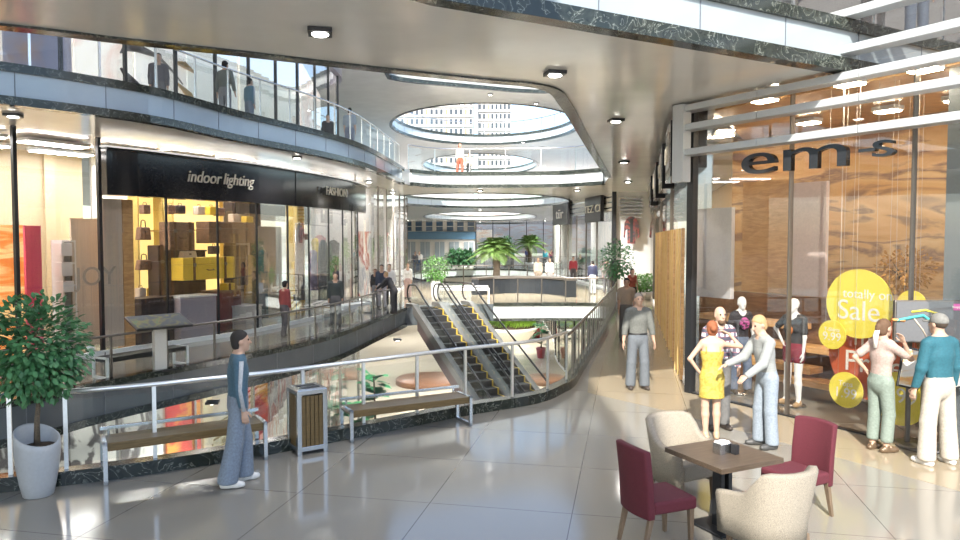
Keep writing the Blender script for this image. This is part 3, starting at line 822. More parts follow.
# shop volume behind: floor plinth, back wall, side wall
M['mural'] = streak_mat('amber_mural', [(.0, (.16, .09, .06)), (.36, (.34, .20, .12)), (.42, (.66, .40, .18)), (.52, (.74, .50, .26)), (.57, (.30, .19, .15)), (.61, (.70, .48, .25)), (.68, (.78, .58, .34)), (.74, (.26, .19, .17)), (1, (.4, .3, .25))], (.5, .5, 2.6), .45, .9, .6)
bw = [FC + FN * 4.2 - FD * 2.6, FC + FN * 4.2 + FD * 10]
struct(MB().ribbon(bw, 0, .15, 0, CZ).build('wall_right_shop', 'mural'))
struct(MB().ribbon([FC + FN * 4.25 - FD * 2, FC + FN * 4.25 + FD * 10], 0, .15, F2, C2).build('wall_upper_right_shop', mat('upper_shop_wall', (.16, .15, .15), .5)))
struct(MB().ribbon([FC + FN * .05, FC + FN * .05 + FD * 9], 0, -2.1, .0, .05).build('floor_display', 'wood_orange')) if False else None
# corridor side: glass wall with projecting dark signs
wpath = [FC + WD * (i * .5) for i in range(60)]
glazing(wpath, [(wpt(d), WD) for d in (.1, 6.4, 13, 20, 26)], 0, 4.2, 30, gl='glass_corr', mw=.05, base=.1, m='bronze')
struct(MB().ribbon([wpt(0), wpt(26.5)], .02, -.25, 4.2, CZ).build('wall_sign_band', 'dark'))
struct(MB().ribbon([wpt(4.5, 3.2), wpt(26.5, 3.2)], 0, -.1, 0, CZ).build('wall_corridor_shop', mat('shop_wall_gold', (.70, .48, .24), .5)))
for i, (d, txt, lab) in enumerate(((1.6, 'em', 'nearest'), (5.2, 'vo', 'second'), (9.5, 'L', 'third'), (14.5, 'NO', 'fourth'))):
    c = wpt(d, -.22); o = thing('projecting_sign', '%s dark projecting sign box along the right corridor wall' % lab, 'sign', (c.x, c.y, 4.1), wr_)
    MB().box((0, 0, .55), (1.9, .3, 1.1)).build('box', 'sign_dark', o, .01)
    MB().box((0, .155, .55), (1.2, .02, .7)).build('face_plate', 'bronze', o)
    text('lettering', txt, o, (c.x - WN.x * .18, c.y - WN.y * .18, 4.65), (-WD.x, -WD.y, 0), .7, 'letter', ext=.02)
# golden slats behind the corridor glass
for i in range(26):
    d = 1.3 + i * .56
    c = wpt(d, -.07 - .02 * (i % 3)); o = MB().box((0, 0, 1.55), (.10 if i % 3 else .2, .06, 3.1)).build('wood_slat', 'slat' if i % 4 else 'wood_orange')
    o.location = (c.x, c.y, 0); o.rotation_euler = (0, 0, wr_); tag(o, 'golden wooden slat standing along the corridor shop glass', 'slat', 'golden slats along the corridor glass')
sc_ = [FC + FN * .35 + FD * .2, FC + FN * .35 + FD * 9, FC + FN * 4.1 + FD * 9, FC + FN * 4.1 - FD * 2.2]
struct(MB().prism(sc_, CZ - .1, CZ - .03).build('ceiling', 'wood_orange'))
for i, d_ in enumerate((3, 6, 9, 12.5, 16, 20)):  # unseen panels added to throw warm light on the slats
    c = wpt(d_, .9); o = thing('ceiling_light', 'warm light panel added to brighten the corridor shops', 'lamp', (c.x, c.y, CZ - .12), wr_, 'added light panels in the corridor shops')
    MB().box((0, 0, .05), (1.0, .4, .08)).build('housing', 'white', o); MB().box((0, 0, 0), (.9, .32, .03)).build('diffuser', 'warm_panel', o)
# end wall of the corridor with a clothes shop
E0 = gp(613, 290); E1 = wpt(25.5)
E0 = V2(atd(613, 290, 38.5)); ed = (E1 - E0).normalized()
struct(MB().ribbon([E0, E1 + ed * .3], .0, .15, 0, CZ).build('wall_corridor_end', 'white'))
er = math.atan2(ed.y, ed.x)
struct(MB().box((E0.x, E0.y - .1, CZ / 2), (.22, .25, CZ), er).build('trim_7', 'dark'))
def epp(px, off=-.12):
    a = (px - 480) / 720; c = E0 + Vector((ed.y, -ed.x)) * -off; s = (a * c.y - c.x) / (ed.x - a * ed.y); return c + ed * s
for i in range(6):
    a = E0 + ed * .3 - Vector((0, .1)); b = E1 - Vector((0, .1)); z = 4.0 + i * .2; b = E1 - ed * .5 - Vector((0, .1))
    o = MB().beam((a.x - (a.x + b.x) / 2, a.y - (a.y + b.y) / 2, 0), (b.x - (a.x + b.x) / 2, b.y - (a.y + b.y) / 2, 0), .06, .07).build('louvre_slat', 'steel')
    o.location = ((a.x + b.x) / 2, (a.y + b.y) / 2, z); tag(o, 'steel louvre slat over the shop at the corridor end', 'louvre', 'louvres at the corridor end')
# white shop with two dark signs, right of the bridge
T0 = V2(atd(553, 272, 56)); T1 = V2(atd(612, 285, 40)); td = (T1 - T0).normalized(); tr_ = math.atan2(td.y, td.x)
tpath = [T0 + td * (i * .5) for i in range(int((T1 - T0).length * 2) + 1)]
glazing(tpath, [(T0.lerp(T1, f), td) for f in (0, .16, .32, .48, .64, .8, 1)], 0, 4.4, 40, mw=.04, m='bronze')
struct(MB().ribbon([T0, T1], 0, .3, 4.4, CZ).build('wall_white_shop_band', 'offwhite'))
for z in (4.55, 4.85, 5.15): struct(MB().ribbon([T0, T1], -.04, .0, z, z + .06).build('trim_8', 'steel'))
struct(MB().ribbon([T0 + Vector((td.y, -td.x)) * -3, T1 + Vector((td.y, -td.x)) * -3], 0, .1, 0, CZ).build('wall_white_shop', streak_mat('shop_wall_pale', [(0, (.75, .78, .8)), (.5, (.8, .82, .82)), (.62, (.45, .55, .62)), (.68, (.8, .8, .8)), (1, (.55, .6, .6))], (2, 2, .4), .5, 1.0, .8)))
for px0, px1, txt, lab in ((557, 572, 'tür', 'farther'), (590, 606, 'TEZ CI', 'nearer')):
    f0, _ = path_px(tpath, px0); f1, _ = path_px(tpath, px1); c = (f0 + f1) / 2 + Vector((td.y, -td.x)) * .25
    o = thing('shop_sign', '%s of the two black signs over the white shop beyond the bridge' % lab, 'sign', (c.x, c.y, 3.9), tr_)
    MB().box((0, 0, .7), ((f1 - f0).length, .2, 1.5)).build('panel', 'black', o)
    text('lettering', txt, o, (c.x + td.y * .12, c.y - td.x * .12, 4.6), (td.x, td.y, 0), .62 if px0 > 580 else 1.0, 'letter', ext=.02, squash=2.0)
# far end: two-storey shop front and glazed end
a = V2(atd(403, 256, 112)); b = V2(atd(476, 256, 112))
fw = MB().box(((a.x + b.x) / 2, 113, 2.7), (b.x - a.x, 1, 5.4)).build('wall_far_shops', 'offwhite'); struct(fw)
struct(MB().box(((a.x + b.x) / 2, 112.3, 3.3), (b.x - a.x, .3, 1.2)).build('trim_9', mat('blue_band', (.10, .22, .36), .3)))
for i in range(7):
    x = a.x + (b.x - a.x) * (i + .5) / 7
    w = struct(MB().box((x, 112.4, 4.7), (1.0, .12, 1.4)).build('window_%d' % (50 + i), mat('far_blue_glass', (.05, .10, .18), .1)))
    MB().box((x, 112.3, 4.7), (1.1, .1, .08)).build('mullion', 'white', w)
for i in range(5):
    x = a.x + (b.x - a.x) * (i + .5) / 5
    w = struct(MB().box((x, 112.4, 1.15), (1.5, .12, 2.3)).build('window_%d' % (60 + i), mat('far_shop_glass', (.30, .36, .40), .1)))
    MB().box((x, 112.3, 1.15), (.08, .1, 2.3)).build('mullion', 'white', w)
rb = streak_mat('far_brick', [(0, (.5, .3, .25)), (.4, (.75, .6, .55)), (.5, (.8, .82, .85)), (1, (.6, .5, .5))], (.6, .6, 3), .7, .8, .5)
c = V2(atd(520, 250, 140))
o = MB().box((0, 0, 4), (26, 8, 8)).build('apartment_building', rb); o.location = (c.x + 2, 140, 0); tag(o, 'pale pink brick building outside the far glazed end of the mall', 'building')
gw = [V2(atd(476, 256, 112)), V2(atd(560, 256, 112))]
glazing(gw, [(gw[0].lerp(gw[1], f), (gw[1] - gw[0]).normalized()) for f in (0, .2, .4, .6, .8, 1)], 0, CZ, 70, gl='glass', mw=.12)
# side walls that close the far mall
struct(MB().ribbon([V2((-5.2, 46)), V2((-8.5, 60)), V2((-13, 112))], .0, .2, 0, CZ).build('wall_far_left', 'offwhite'))
struct(MB().ribbon([V2((T0.x, T0.y)), V2((9, 72)), V2((12.5, 112))], .0, -.2, 0, CZ).build('wall_far_right', 'offwhite'))
# lower floor shop fronts
LS = offset(gal_edge, 1.3)
lcuts = [(p, (q - p).normalized()) for p, q in zip(resample(LS, 2.0)[:-1], resample(LS, 2.0)[1:])]
glazing(LS, lcuts, FL, TH, 80, gl='glass', mw=.06, m='steel')
struct(MB().ribbon(offset(LS, 1.2), 0, .1, FL, TH).build('wall_lower_shop', mat('lower_wall', (.72, .68, .60), .6)))
LR = spline([V2((2.9, 18)), V2((4.6, 27)), V2((6.0, 40)), V2((5.6, 52)), V2((6.5, 64)), V2((7, 90))], 6)
struct(MB().ribbon(offset(LR, -1.2), 0, -.1, FL, TH).build('wall_lower_right_shop', 'white'))
glazing(LR, [(p, (q - p).normalized()) for p, q in zip(resample(LR, 3)[4:-1], resample(LR, 3)[5:])], FL, TH, 110, gl='glass', mw=.08)
struct(MB().ribbon([V2((-14, 88)), V2((14, 88))], 0, .2, FL, TH).build('wall_lower_end', 'white'))
# upper gallery shop fronts
US = spline([V2((-15, 13)), V2((-12.6, 14.8)), V2((-11.2, 16.6)), V2((-9.4, 19.6)), V2((-8.3, 22.5)), V2((-7.3, 26)), V2((-6.6, 30)), V2((-6.5, 33.5)), V2((-7.6, 36))], 8)
ucuts = [(p, (q - p).normalized()) for p, q in zip(resample(US, 1.7)[:-1], resample(US, 1.7)[1:])]
glazing(US, ucuts, F2, C2 - 1.2, 130, mw=.07)
struct(MB().ribbon(US, -.15, .1, C2 - 1.2, C2).build('wall_upper_sign_band', mat('purple_grey_panel', (.24, .22, .27), .3)))
struct(MB().ribbon(offset(US, 2.6), 0, .1, F2, C2).build('wall_upper_shop', mat('upper_shop_white', (.80, .78, .74), .6)))
for i, f in enumerate((4, 12, 20, 28, 36, 44, 52, 58)):
    p = offset(US, 1.3)[f]
    o = thing('ceiling_light', 'bright ceiling light panel inside the upper left shops', 'lamp', (p.x, p.y, C2 - .1), .6, 'light panels in the upper left shops')
    MB().box((0, 0, .05), (1.7, .6, .08)).build('housing', 'white', o); MB().box((0, 0, 0), (1.6, .5, .03)).build('diffuser', 'panel_light', o)
# ------------------------------------------------------------ downlights
def downlight_proto():
    t = thing('downlight', 'square dark recessed downlight in the soffit', 'lamp', (0, 0, CZ - .06))
    MB().box((0, 0, .03), (.28, .28, .055)).build('housing', 'dark', t, .004)
    MB().lathe([(.085, -.012), (.1, 0), (.1, .01)], 20).build('lens', 'lamp', t)
    return t
DL0 = downlight_proto()
first = [True]
def downlight(x, y, z, label, group=None, power=60):
    if first[0]: o = DL0; o.location = (x, y, z - .06); o['label'] = label; first[0] = False; o.rotation_euler = (0, 0, .2)
    else: o = dup(DL0, (x, y, z - .06), .2, label)
    if group: o['group'] = group
    if power:
        l = bpy.data.lights.new('downlight_bulb', 'SPOT'); l.energy = power; l.shadow_soft_size = .12; l.color = (1, .97, .92); l.spot_size = 2.6; l.spot_blend = .6
        lo_ = bpy.data.objects.new('downlight_bulb', l); COL.objects.link(lo_); lo_.location = (x, y, z - .12)
for px, py, lab in ((320, 29.5, 'near soffit, top left of the picture centre'), (555, 71.5, 'near soffit, above the escalators'), (616, 119, 'soffit over the corridor entrance'), (624, 161, 'soffit over the middle of the corridor'), (13, 114, 'gallery soffit at the far left'), (297, 156.5, 'gallery soffit above the FASHION sign'), (369, 181, 'gallery soffit beyond the FASHION sign'), (628, 181, 'soffit towards the corridor end')):
    p = at(px, py, CZ); downlight(p.x, p.y, CZ, 'square dark downlight in the ' + lab, power=220)
for px, py in ((490, 94), (536, 103), (462, 104), (523, 142)):
    p = at(px, py, C2); downlight(p.x, p.y, C2, 'small downlight in the high upper ceiling between the ovals', 'downlights in the high ceiling', 300)
for x, y in ((-4.6, 38), (4.9, 36.5), (-7.6, 46), (7.2, 46), (-8.5, 58), (8, 58), (0, 37), (-9, 70), (8.5, 70), (0, 62.5), (-9.5, 84), (9, 84), (-10, 100), (9, 100), (0, 108)):  # unseen lamps added to brighten the far mall
    downlight(x, y, CZ, 'small downlight added to brighten the far mall', 'downlights added in the far mall ceiling', 3200)
for x, y in ((-3, 26), (3.9, 20), (4.5, 33), (-6, 16), (-4, 40), (0, 36), (4, 42), (-7, 50), (7, 50), (0, 66), (-6, 74), (6, 74), (0, 82), (-8, 62), (8, 62), (0, 40)):  # unseen lamps added under the slab to lift the dark lower floor
    downlight(x, y, TH, 'downlight added to brighten the lower floor', 'downlights added over the lower floor', 1100)

# ------------------------------------------------------------ furniture near the camera
def bench(name, label, loc, rz, L=1.95, wood='bench_wood', frame='steel', D=.5, H=.46):
    t = thing(name, label, 'bench', loc, rz)
    MB().box((0, 0, H - .06), (L - .10, D - .06, .10)).build('seat', wood, t, .008)
    for s in (-1, 1):
        x = s * (L / 2 - .025); m = MB()
        for y in (-D / 2 + .025, D / 2 - .025): m.box((x, y, H / 2), (.05, .05, H))
        m.box((x, 0, .025), (.05, D, .05)); m.box((x, 0, H - .02), (.05, D, .04))
        m.build('leg_frame', frame, t, .004)
    b = MB().box((0, D / 2 - .02, H + .07), (L, .05, .04)); 
    for s in (-.9, .9): b.box((s * L / 2, D / 2 - .02, H + .02), (.03, .03, .1))
    b.build('back_rail', frame, t, .004)
    return t
a, b = gp(352, 443), gp(471, 426); d = (b - a); c = (a + b) / 2; n = Vector((-d.y, d.x)).normalized()
bench('bench', 'wooden slab bench with steel loop legs between the bin and the escalators', (c.x + n.x * .24, c.y + n.y * .24, 0), math.atan2(d.y, d.x), d.length + .05)
a, b = gp(106, 485.5), gp(266, 460); d = (b - a); c = (a + b) / 2; n = Vector((-d.y, d.x)).normalized()
bench('bench', 'wooden slab bench with steel loop legs between the potted tree and the bin', (c.x + n.x * .24, c.y + n.y * .24, 0), math.atan2(d.y, d.x), d.length + .05, H=.5)
def litter_bin():
    c = gp(306, 452); t = thing('litter_bin', 'square steel-framed litter bin with brown wooden slats', 'bin', (c.x, c.y + .08, 0), .60)
    w, h = .42, .87; m = MB()
    for x in (-1, 1):
        for y in (-1, 1): m.box((x * (w / 2 - .03), y * (w / 2 - .03), h / 2), (.06, .06, h))
    for z in (.08, h - .03):
        for s in (-1, 1):
            m.box((s * (w / 2 - .03), 0, z), (.055, w - .1, .06)); m.box((0, s * (w / 2 - .03), z), (w - .1, .055, .06))
    m.build('frame', 'steel', t, .004)
    for k in range(4):
        for i in range(5):
            o = -.12 + .06 * i; p = w / 2 - .022
            cx, cy, sx, sy = ((o, -p, .05, .02), (o, p, .05, .02), (-p, o, .02, .05), (p, o, .02, .05))[k]
            MB().box((cx, cy, h / 2), (sx, sy, h - .16)).build('slat', 'bench_wood', t)
    MB().box((0, 0, h * .45), (w - .1, w - .1, h * .85)).build('liner', 'black', t)
    m = MB().box((0, 0, h + .005), (w - .02, w - .02, .015)); m.build('lid', 'steel', t, .003)
    for s in (-.08, .08): MB().box((0, s, h + .014), (.26, .08, .012)).build('ash_slot', 'black', t)
litter_bin()

def leaf_mesh(m, c, d, n, L, W):
    d = d.normalized(); s = d.cross(n)
    s = s.normalized() if s.length > 1e-4 else Vector((1, 0, 0)); n = s.cross(d)
    m.add([c, c + d * L * .35 + s * W * .5 + n * L * .03, c + d * L * .75 + s * W * .38, c + d * L - n * L * .08, c + d * L * .75 - s * W * .38, c + d * L * .35 - s * W * .5 + n * L * .03, c + d * L * .5 - n * L * .02],
          [(0, 1, 6), (1, 2, 6), (2, 3, 6), (3, 4, 6), (4, 5, 6), (5, 0, 6)], True)
def crown(rx, rz, n, L, seed, hollow=.35, droop=.2, c=(0, 0, 0)):
    rg = random.Random(seed); m = MB(); k = 0
    while k < n:
        u = Vector((rg.gauss(0, 1), rg.gauss(0, 1), rg.gauss(0, 1))).normalized(); r = rg.uniform(hollow, 1) ** .5
        lump = 1 + .12 * math.sin(u.x * 5 + seed) * math.cos(u.y * 4 + u.z * 5)
        p = Vector((u.x * rx * r * lump, u.y * rx * r * lump, u.z * rz * r * lump)) + Vector(c)
        d = (u + Vector((rg.uniform(-.7, .7), rg.uniform(-.7, .7), rg.uniform(-.6, .4) - droop)))
        nn = Vector((rg.uniform(-.5, .5), rg.uniform(-.5, .5), 1)) + u * .6
        leaf_mesh(m, p, d, nn, L * rg.uniform(.7, 1.25), L * rg.uniform(.5, .7)); k += 1
    return m
def trunk(m, base, top, r, forks=4, seed=1, spread=.35):
    rg = random.Random(seed); b = Vector(base); t = Vector(top); mid = b.lerp(t, .5) + Vector((rg.uniform(-.02, .02), rg.uniform(-.02, .02), 0))
    m.tube([b, mid, t], [r, r * .8, r * .65], 8)
    for i in range(forks):
        a = 2 * PI * i / forks + rg.uniform(-.4, .4)
        e = t + Vector((math.cos(a) * spread, math.sin(a) * spread, spread * rg.uniform(.9, 1.5)))
        m.tube([t - Vector((0, 0, .03)), t.lerp(e, .5) + Vector((0, 0, .03)), e], [r * .6, r * .4, r * .15], 6)
    return m
def planter_tree():
    p = gp(38.5, 495); t = thing('potted_tree', 'leafy green tree in a tall slanted grey pot at the left railing', 'plant', (p.x, p.y, 0), .5)
    prof = [(.145, 0), (.155, .01), (.185, .15), (.212, .32), (.230, .48), (.232, .60), (.230, .68)]
    n = 28; vs = []; fs = []
    def ringz(r, z, j):
        a = 2 * PI * j / n; x, y = r * math.cos(a), r * math.sin(a)
        if z > .4: z += (z - .4) / .28 * (-.42 * (x * .55 - y * .83)) 
        return (x, y, z)
    rings = prof + [(.220, .69), (.208, .68), (.195, .55), (0.0, .55)]
    m = MB()
    for r, z in rings:
        for j in range(n): vs.append(ringz(r, z, j))
    for i in range(len(rings) - 1):
        for j in range(n): fs.append((i * n + j, i * n + (j + 1) % n, (i + 1) * n + (j + 1) % n, (i + 1) * n + j))
    fs.append(tuple(range(n - 1, -1, -1)))
    m.add(vs, fs, True).build('pot', 'pot', t)
    MB().lathe([(.190, .53), (.190, .56), (.1, .58)], 20).build('soil', 'soil', t)
    trunk(MB(), (0, 0, .58), (.03, .02, 1.12), .034, 6, 3, .3).build('trunk', 'bark', t)
    crown(.55, .62, 2600, .085, 5, .12, .25, (0.02, 0, 1.66)).build('foliage', 'leaf', t)
planter_tree()

# table and chairs
def cafe_table():
    c = (2.43, 7.12); rz = math.atan2(.34, .71); t = thing('cafe_table', 'square dark wooden cafe table with four chairs round it', 'table', (*c, 0), rz)
    MB().box((0, 0, .73), (.80, .80, .05)).build('tabletop', 'wood_table', t, .004)
    m = MB()
    for x in (-.05, .05): m.box((x, 0, .36), (.05, .12, .70))
    m.build('pedestal', 'dark', t, .004)
    MB().box((0, 0, .012), (.46, .46, .024)).build('base', 'dark', t, .005)
    def on(px, py): p = at(px, py, .755); return p
    p = on(722, 453); h = thing('napkin_holder', 'steel napkin holder on the cafe table', 'holder', tuple(p), rz + .1)
    m = MB().box((-.075, 0, .055), (.008, .1, .11)).box((.075, 0, .055), (.008, .1, .11)).box((0, 0, .004), (.15, .1, .008)).box((0, -.05, .05), (.15, .006, .10)); m.build('casing', 'steel', h, .002)
    for i in range(6): pass
    MB().box((0, .005, .065), (.135, .085, .115)).build('napkin_stack', 'white', h, .004)
    p = on(735, 454); k = thing('condiment_box', 'small black box beside the napkin holder', 'box', tuple(p), rz + .1)
    MB().box((0, 0, .045), (.06, .06, .09)).build('box', 'black', k, .004); MB().box((0, 0, .093), (.05, .05, .008)).build('lid', 'dark', k)
cafe_table()
def leg(m, x, y, z, dx=0, dy=0, r=.026):
    m.add([(x - r, y - r, z), (x + r, y - r, z), (x + r, y + r, z), (x - r, y + r, z), (x + dx - r * .62, y + dy - r * .62, 0), (x + dx + r * .62, y + dy - r * .62, 0), (x + dx + r * .62, y + dy + r * .62, 0), (x + dx - r * .62, y + dy + r * .62, 0)],
          [(0, 1, 2, 3), (7, 6, 5, 4), (0, 4, 5, 1), (1, 5, 6, 2), (2, 6, 7, 3), (3, 7, 4, 0)]); return m
def dining_chair(label, loc, rz):
    t = thing('dining_chair', label, 'chair', loc, rz, 'burgundy chairs at the cafe table')
    MB().box((0, .02, .43), (.48, .48, .12)).build('seat', 'red_fab', t, .03, 4)
    m = MB(); n = 9; th = .075
    for f in (0, 1):
        pass
    vs = []; fs = []
    for i in range(n):
        x = -.24 + .48 * i / (n - 1); cv = .045 * (1 - (x / .24) ** 2)
        for z, l in ((.33, 0), (.65, .02), (.97 + .0 * i, .06)):
            zt = z + (.015 * (1 - (x / .24) ** 2) if z > .9 else 0)
            vs += [(x, -.20 - cv - l, zt), (x, -.20 - th - cv - l, zt)]
    for i in range(n - 1):
        o = i * 6; p = o + 6
        for k in (0, 2): fs += [(o + k, p + k, p + k + 2, o + k + 2), (o + k + 1, o + k + 3, p + k + 3, p + k + 1)]
        fs += [(o, o + 1, p + 1, p), (o + 4, p + 4, p + 5, o + 5)]
    for o in (0, (n - 1) * 6):
        q = [(o, o + 2, o + 3, o + 1), (o + 2, o + 4, o + 5, o + 3)]
        fs += q if o == 0 else [x[::-1] for x in q]
    m.add(vs, fs, True).build('backrest', 'red_fab', t, .02, 3)
    for x in (-.2, .2):
        leg(MB(), x, .21, .38, 0, .01).build('leg', 'wood_leg', t, .003); leg(MB(), x, -.22, .38, 0, -.09).build('leg', 'wood_leg', t, .003)
    return t
dining_chair('burgundy upholstered dining chair on the left of the cafe table', (1.70, 6.74, 0), math.radians(-68))
r2 = dining_chair('burgundy upholstered dining chair on the right of the cafe table, partly behind a cream armchair', (3.30, 7.42, 0), math.radians(118))
def armchair(label, loc, rz):
    t = thing('tub_armchair', label, 'chair', loc, rz, 'cream armchairs at the cafe table')
    # U-shaped shell
    W, D = .31, .30; pts = []
    for i in range(25):
        u = -1 + 2 * i / 24; a = abs(u)
        if a > .62: s = (a - .62) / .38; x, y = W + .02 * s, -.02 + s * (D + .02)
        else: an = a / .62 * PI / 2; x, y = W * math.sin(an), -D * math.cos(an) * 1.0 + (-.02) * math.sin(an)
        pts.append((math.copysign(x, u) if a > 1e-6 else 0, y, a))
    vs = []; fs = []; k = 8
    for i, (x, y, a) in enumerate(pts):
        p, q = pts[max(i - 1, 0)], pts[min(i + 1, 24)]
        tx, ty = q[0] - p[0], q[1] - p[1]; l = math.hypot(tx, ty); nx, ny = ty / l, -tx / l     # outward
        top = .88 if a < .36 else (.88 - .24 * (lambda s: s * s * (3 - 2 * s))(min(1, (a - .36) / .30)))
        top -= .05 * max(0, a - .66) / .34
        lean = .07 * max(0, (top - .5)) / .38
        for o, z in ((.0, .20), (.012, .40), (.015 + lean, top - .03), (.0 + lean, top), (-.05 + lean, top), (-.07 + lean, top - .03), (-.075, .42), (-.07, .20)):
            vs.append((x + nx * o, y + ny * o, z))
    for i in range(24):
        for j in range(k): fs.append((i * k + j, i * k + (j + 1) % k, (i + 1) * k + (j + 1) % k, (i + 1) * k + j))
    fs += [tuple(range(k - 1, -1, -1)), tuple(24 * k + j for j in range(k))]
    MB().add(vs, [f[::-1] for f in fs], True).build('shell', 'cream_fab', t)
    m = MB().box((0, .03, .36), (.50, .52, .20)); m.build('seat', 'cream_fab', t, .05, 4)
    for x in (-.23, .23):
        leg(MB(), x, .24, .26, 0, .01).build('leg', 'wood_leg', t, .003); leg(MB(), x, -.2, .26, 0, -.04).build('leg', 'wood_leg', t, .003)
    return t
armchair('cream armchair on the far side of the cafe table by the woman in yellow', (2.26, 7.98, 0), math.radians(-152))
armchair('cream armchair nearest the camera with its back turned', (2.62, 6.42, 0), math.radians(26))

# ------------------------------------------------------------ escalators
def escalator(label, base, rz):
    t = thing('escalator', label, 'escalator', (base.x, base.y, 0), rz, 'pair of escalators')
    sl = math.radians(30); run = 10.5; W = .62
    def prof(y): return 0 if y < 0 else -y * math.tan(sl)
    ns = 26
    for i in range(ns):
        y = .15 + i * .40; z = prof(y)
        s = MB().box((0, y + .2, z - .13), (.98, .41, .24)).build('step', 'step_black', t)
        e = MB().box((-.46, y + .2, z - .005), (.06, .40, .014)).box((-.46, y + .405, z - .115), (.06, .014, .22)); e.build('edge_strip', 'step_yellow', s)
    for s in (-1, 1):
        x = s * W
        MB().add([(x - .12, -.6, .12), (x + .12, -.6, .12), (x + .12, .1, .12), (x - .12, .1, .12), (x - .12, run, -run * math.tan(sl) + .17), (x + .12, run, -run * math.tan(sl) + .17),
                  (x - .12, -.6, -.25), (x + .12, -.6, -.25), (x + .12, .1, -.25), (x - .12, .1, -.25), (x - .12, run, -run * math.tan(sl) - .2), (x + .12, run, -run * math.tan(sl) - .2)],
                 [(0, 1, 2, 3), (3, 2, 5, 4), (6, 9, 8, 7), (9, 10, 11, 8), (0, 3, 9, 6), (3, 4, 10, 9), (1, 7, 8, 2), (2, 8, 11, 5), (0, 6, 7, 1), (4, 5, 11, 10)]).build('skirt', 'esc_grey', t)
        R = [(x, .1, .15), (x, -.35, .20)]
        arc = [(x, -.35 - .32 * math.sin(a), .56 - .36 * math.cos(a)) for a in [PI * i / 10 for i in range(11)]]
        path = arc + [(x, .2, .93), (x, .55, .84), (x, 1.0, 1.0 - 1.0 * math.tan(sl) - .06 + .0)] + [(x, y, .94 - y * math.tan(sl)) for y in (2, 4, 6, 8, run)]
        path[-6] = (x, 1.0, .94 - math.tan(sl) * 1.0)
        path[-7] = (x, .5, .94 - .5 * math.tan(sl) * .8)
        MB().tube(path, .038, 8).build('handrail', 'black', t)
        MB().add([(x - .01, -.6, .1), (x - .01, .1, .1), (x - .01, run, .1 - run * math.tan(sl)), (x - .01, run, .9 - run * math.tan(sl)), (x - .01, .3, .88), (x - .01, -.5, .9),
                  (x + .01, -.6, .1), (x + .01, .1, .1), (x + .01, run, .1 - run * math.tan(sl)), (x + .01, run, .9 - run * math.tan(sl)), (x + .01, .3, .88), (x + .01, -.5, .9)],
                 [(0, 1, 4, 5), (1, 2, 3, 4), (6, 11, 10, 7), (7, 10, 9, 8), (5, 4, 10, 11), (4, 3, 9, 10)]).build('balustrade', 'glass_rail', t)
    MB().add([(-W, .3, -.35), (W, .3, -.35), (W, run, -run * math.tan(sl) - .35), (-W, run, -run * math.tan(sl) - .35), (-W, .3, -.95), (W, .3, -.95), (W, run, -run * math.tan(sl) - 1.0), (-W, run, -run * math.tan(sl) - 1.0)],
             [(0, 1, 2, 3), (7, 6, 5, 4), (0, 4, 5, 1), (2, 6, 7, 3), (0, 3, 7, 4), (1, 5, 6, 2)]).build('truss', 'esc_truss', t)
    MB().box((0, -.25, -.03), (1.1, .8, .08)).build('landing_plate', 'steel', t)
M['step_black'] = streak_mat('step_ribbed', [(0, (.012, .012, .014)), (.5, (.03, .03, .033)), (1, (.012, .012, .014))], (60, .5, 60), .75, 2)
M['step_yellow'] = mat('step_yellow', (.55, .40, .06), .5)
M['esc_grey'] = mat('escalator_skirt', (.10, .098, .095), .45)
M['esc_truss'] = mat('escalator_truss', (.07, .05, .05), .4)
ea, eb = V2((-2.85, 30.04)), V2((-.36, 31.6)); erz = math.atan2(-.505, -.863)
escalator('left one of the two black escalators going down from the bridge', ea.lerp(eb, .25), erz)
escalator('right one of the two black escalators going down from the bridge', ea.lerp(eb, .75), erz)

# ------------------------------------------------------------ things on the gallery and the bridge
p = gp(160, 371); q, tq = path_px(gal_edge, 150)
g = thing('map_stand', 'tilted map stand on the left gallery before the bag shop', 'sign', (p.x, p.y, 0), math.atan2(tq.y, tq.x) - .25)
MB().box((0, 0, .5), (.26, .14, 1.0)).build('post', 'offwhite', g, .005); MB().box((0, 0, .02), (.6, .4, .04)).build('base', 'dark', g)
MB().box((0, 0, 1.08), (1.2, .72, .05), mtx=Matrix.Rotation(.30, 4, 'X')).build('board', 'dark', g, .005)
MB().box((0, 0, 1.108), (1.12, .64, .008), mtx=Matrix.Rotation(.30, 4, 'X')).build('map_sheet', streak_mat('map_print', [(0, (.07, .08, .09)), (.5, (.10, .11, .12)), (.6, (.22, .19, .08)), (.66, (.1, .2, .12)), (.72, (.10, .11, .12)), (1, (.09, .10, .11))], (1, 1, 1), .75, 3), g)
p = gp(126, 376); bench('gallery_bench', 'low black bench with white steel legs on the left gallery', (p.x + .1, p.y + .55, 0), math.atan2(tq.y, tq.x), 2.0, 'black', 'white', .5, .45)
p = gp(348, 316); bench('gallery_bench', 'pale bench on the left gallery near the clothes shop', (p.x, p.y, 0), math.atan2(tq.y, tq.x) + .1, 2.4, 'white', 'steel', .6, .45)
def pot_tree(label, loc, rx, rz_, hc, pr, ph, pm, lm, n, L, seed, cat='plant', name='potted_tree', group=None):
    t = thing(name, label, cat, loc, 0, group)
    MB().lathe([(pr * .75, 0), (pr, ph * .5), (pr * 1.05, ph), (pr * .92, ph), (pr * .9, ph - .05)], 18).build('pot', pm, t)
    trunk(MB(), (0, 0, ph - .06), (0, 0, hc - rz_ * .6), pr * .14, 4, seed, rx * .5).build('trunk', 'bark', t)
    crown(rx, rz_, n, L, seed, .1, .1, (0, 0, hc)).build('foliage', lm, t)
    return t
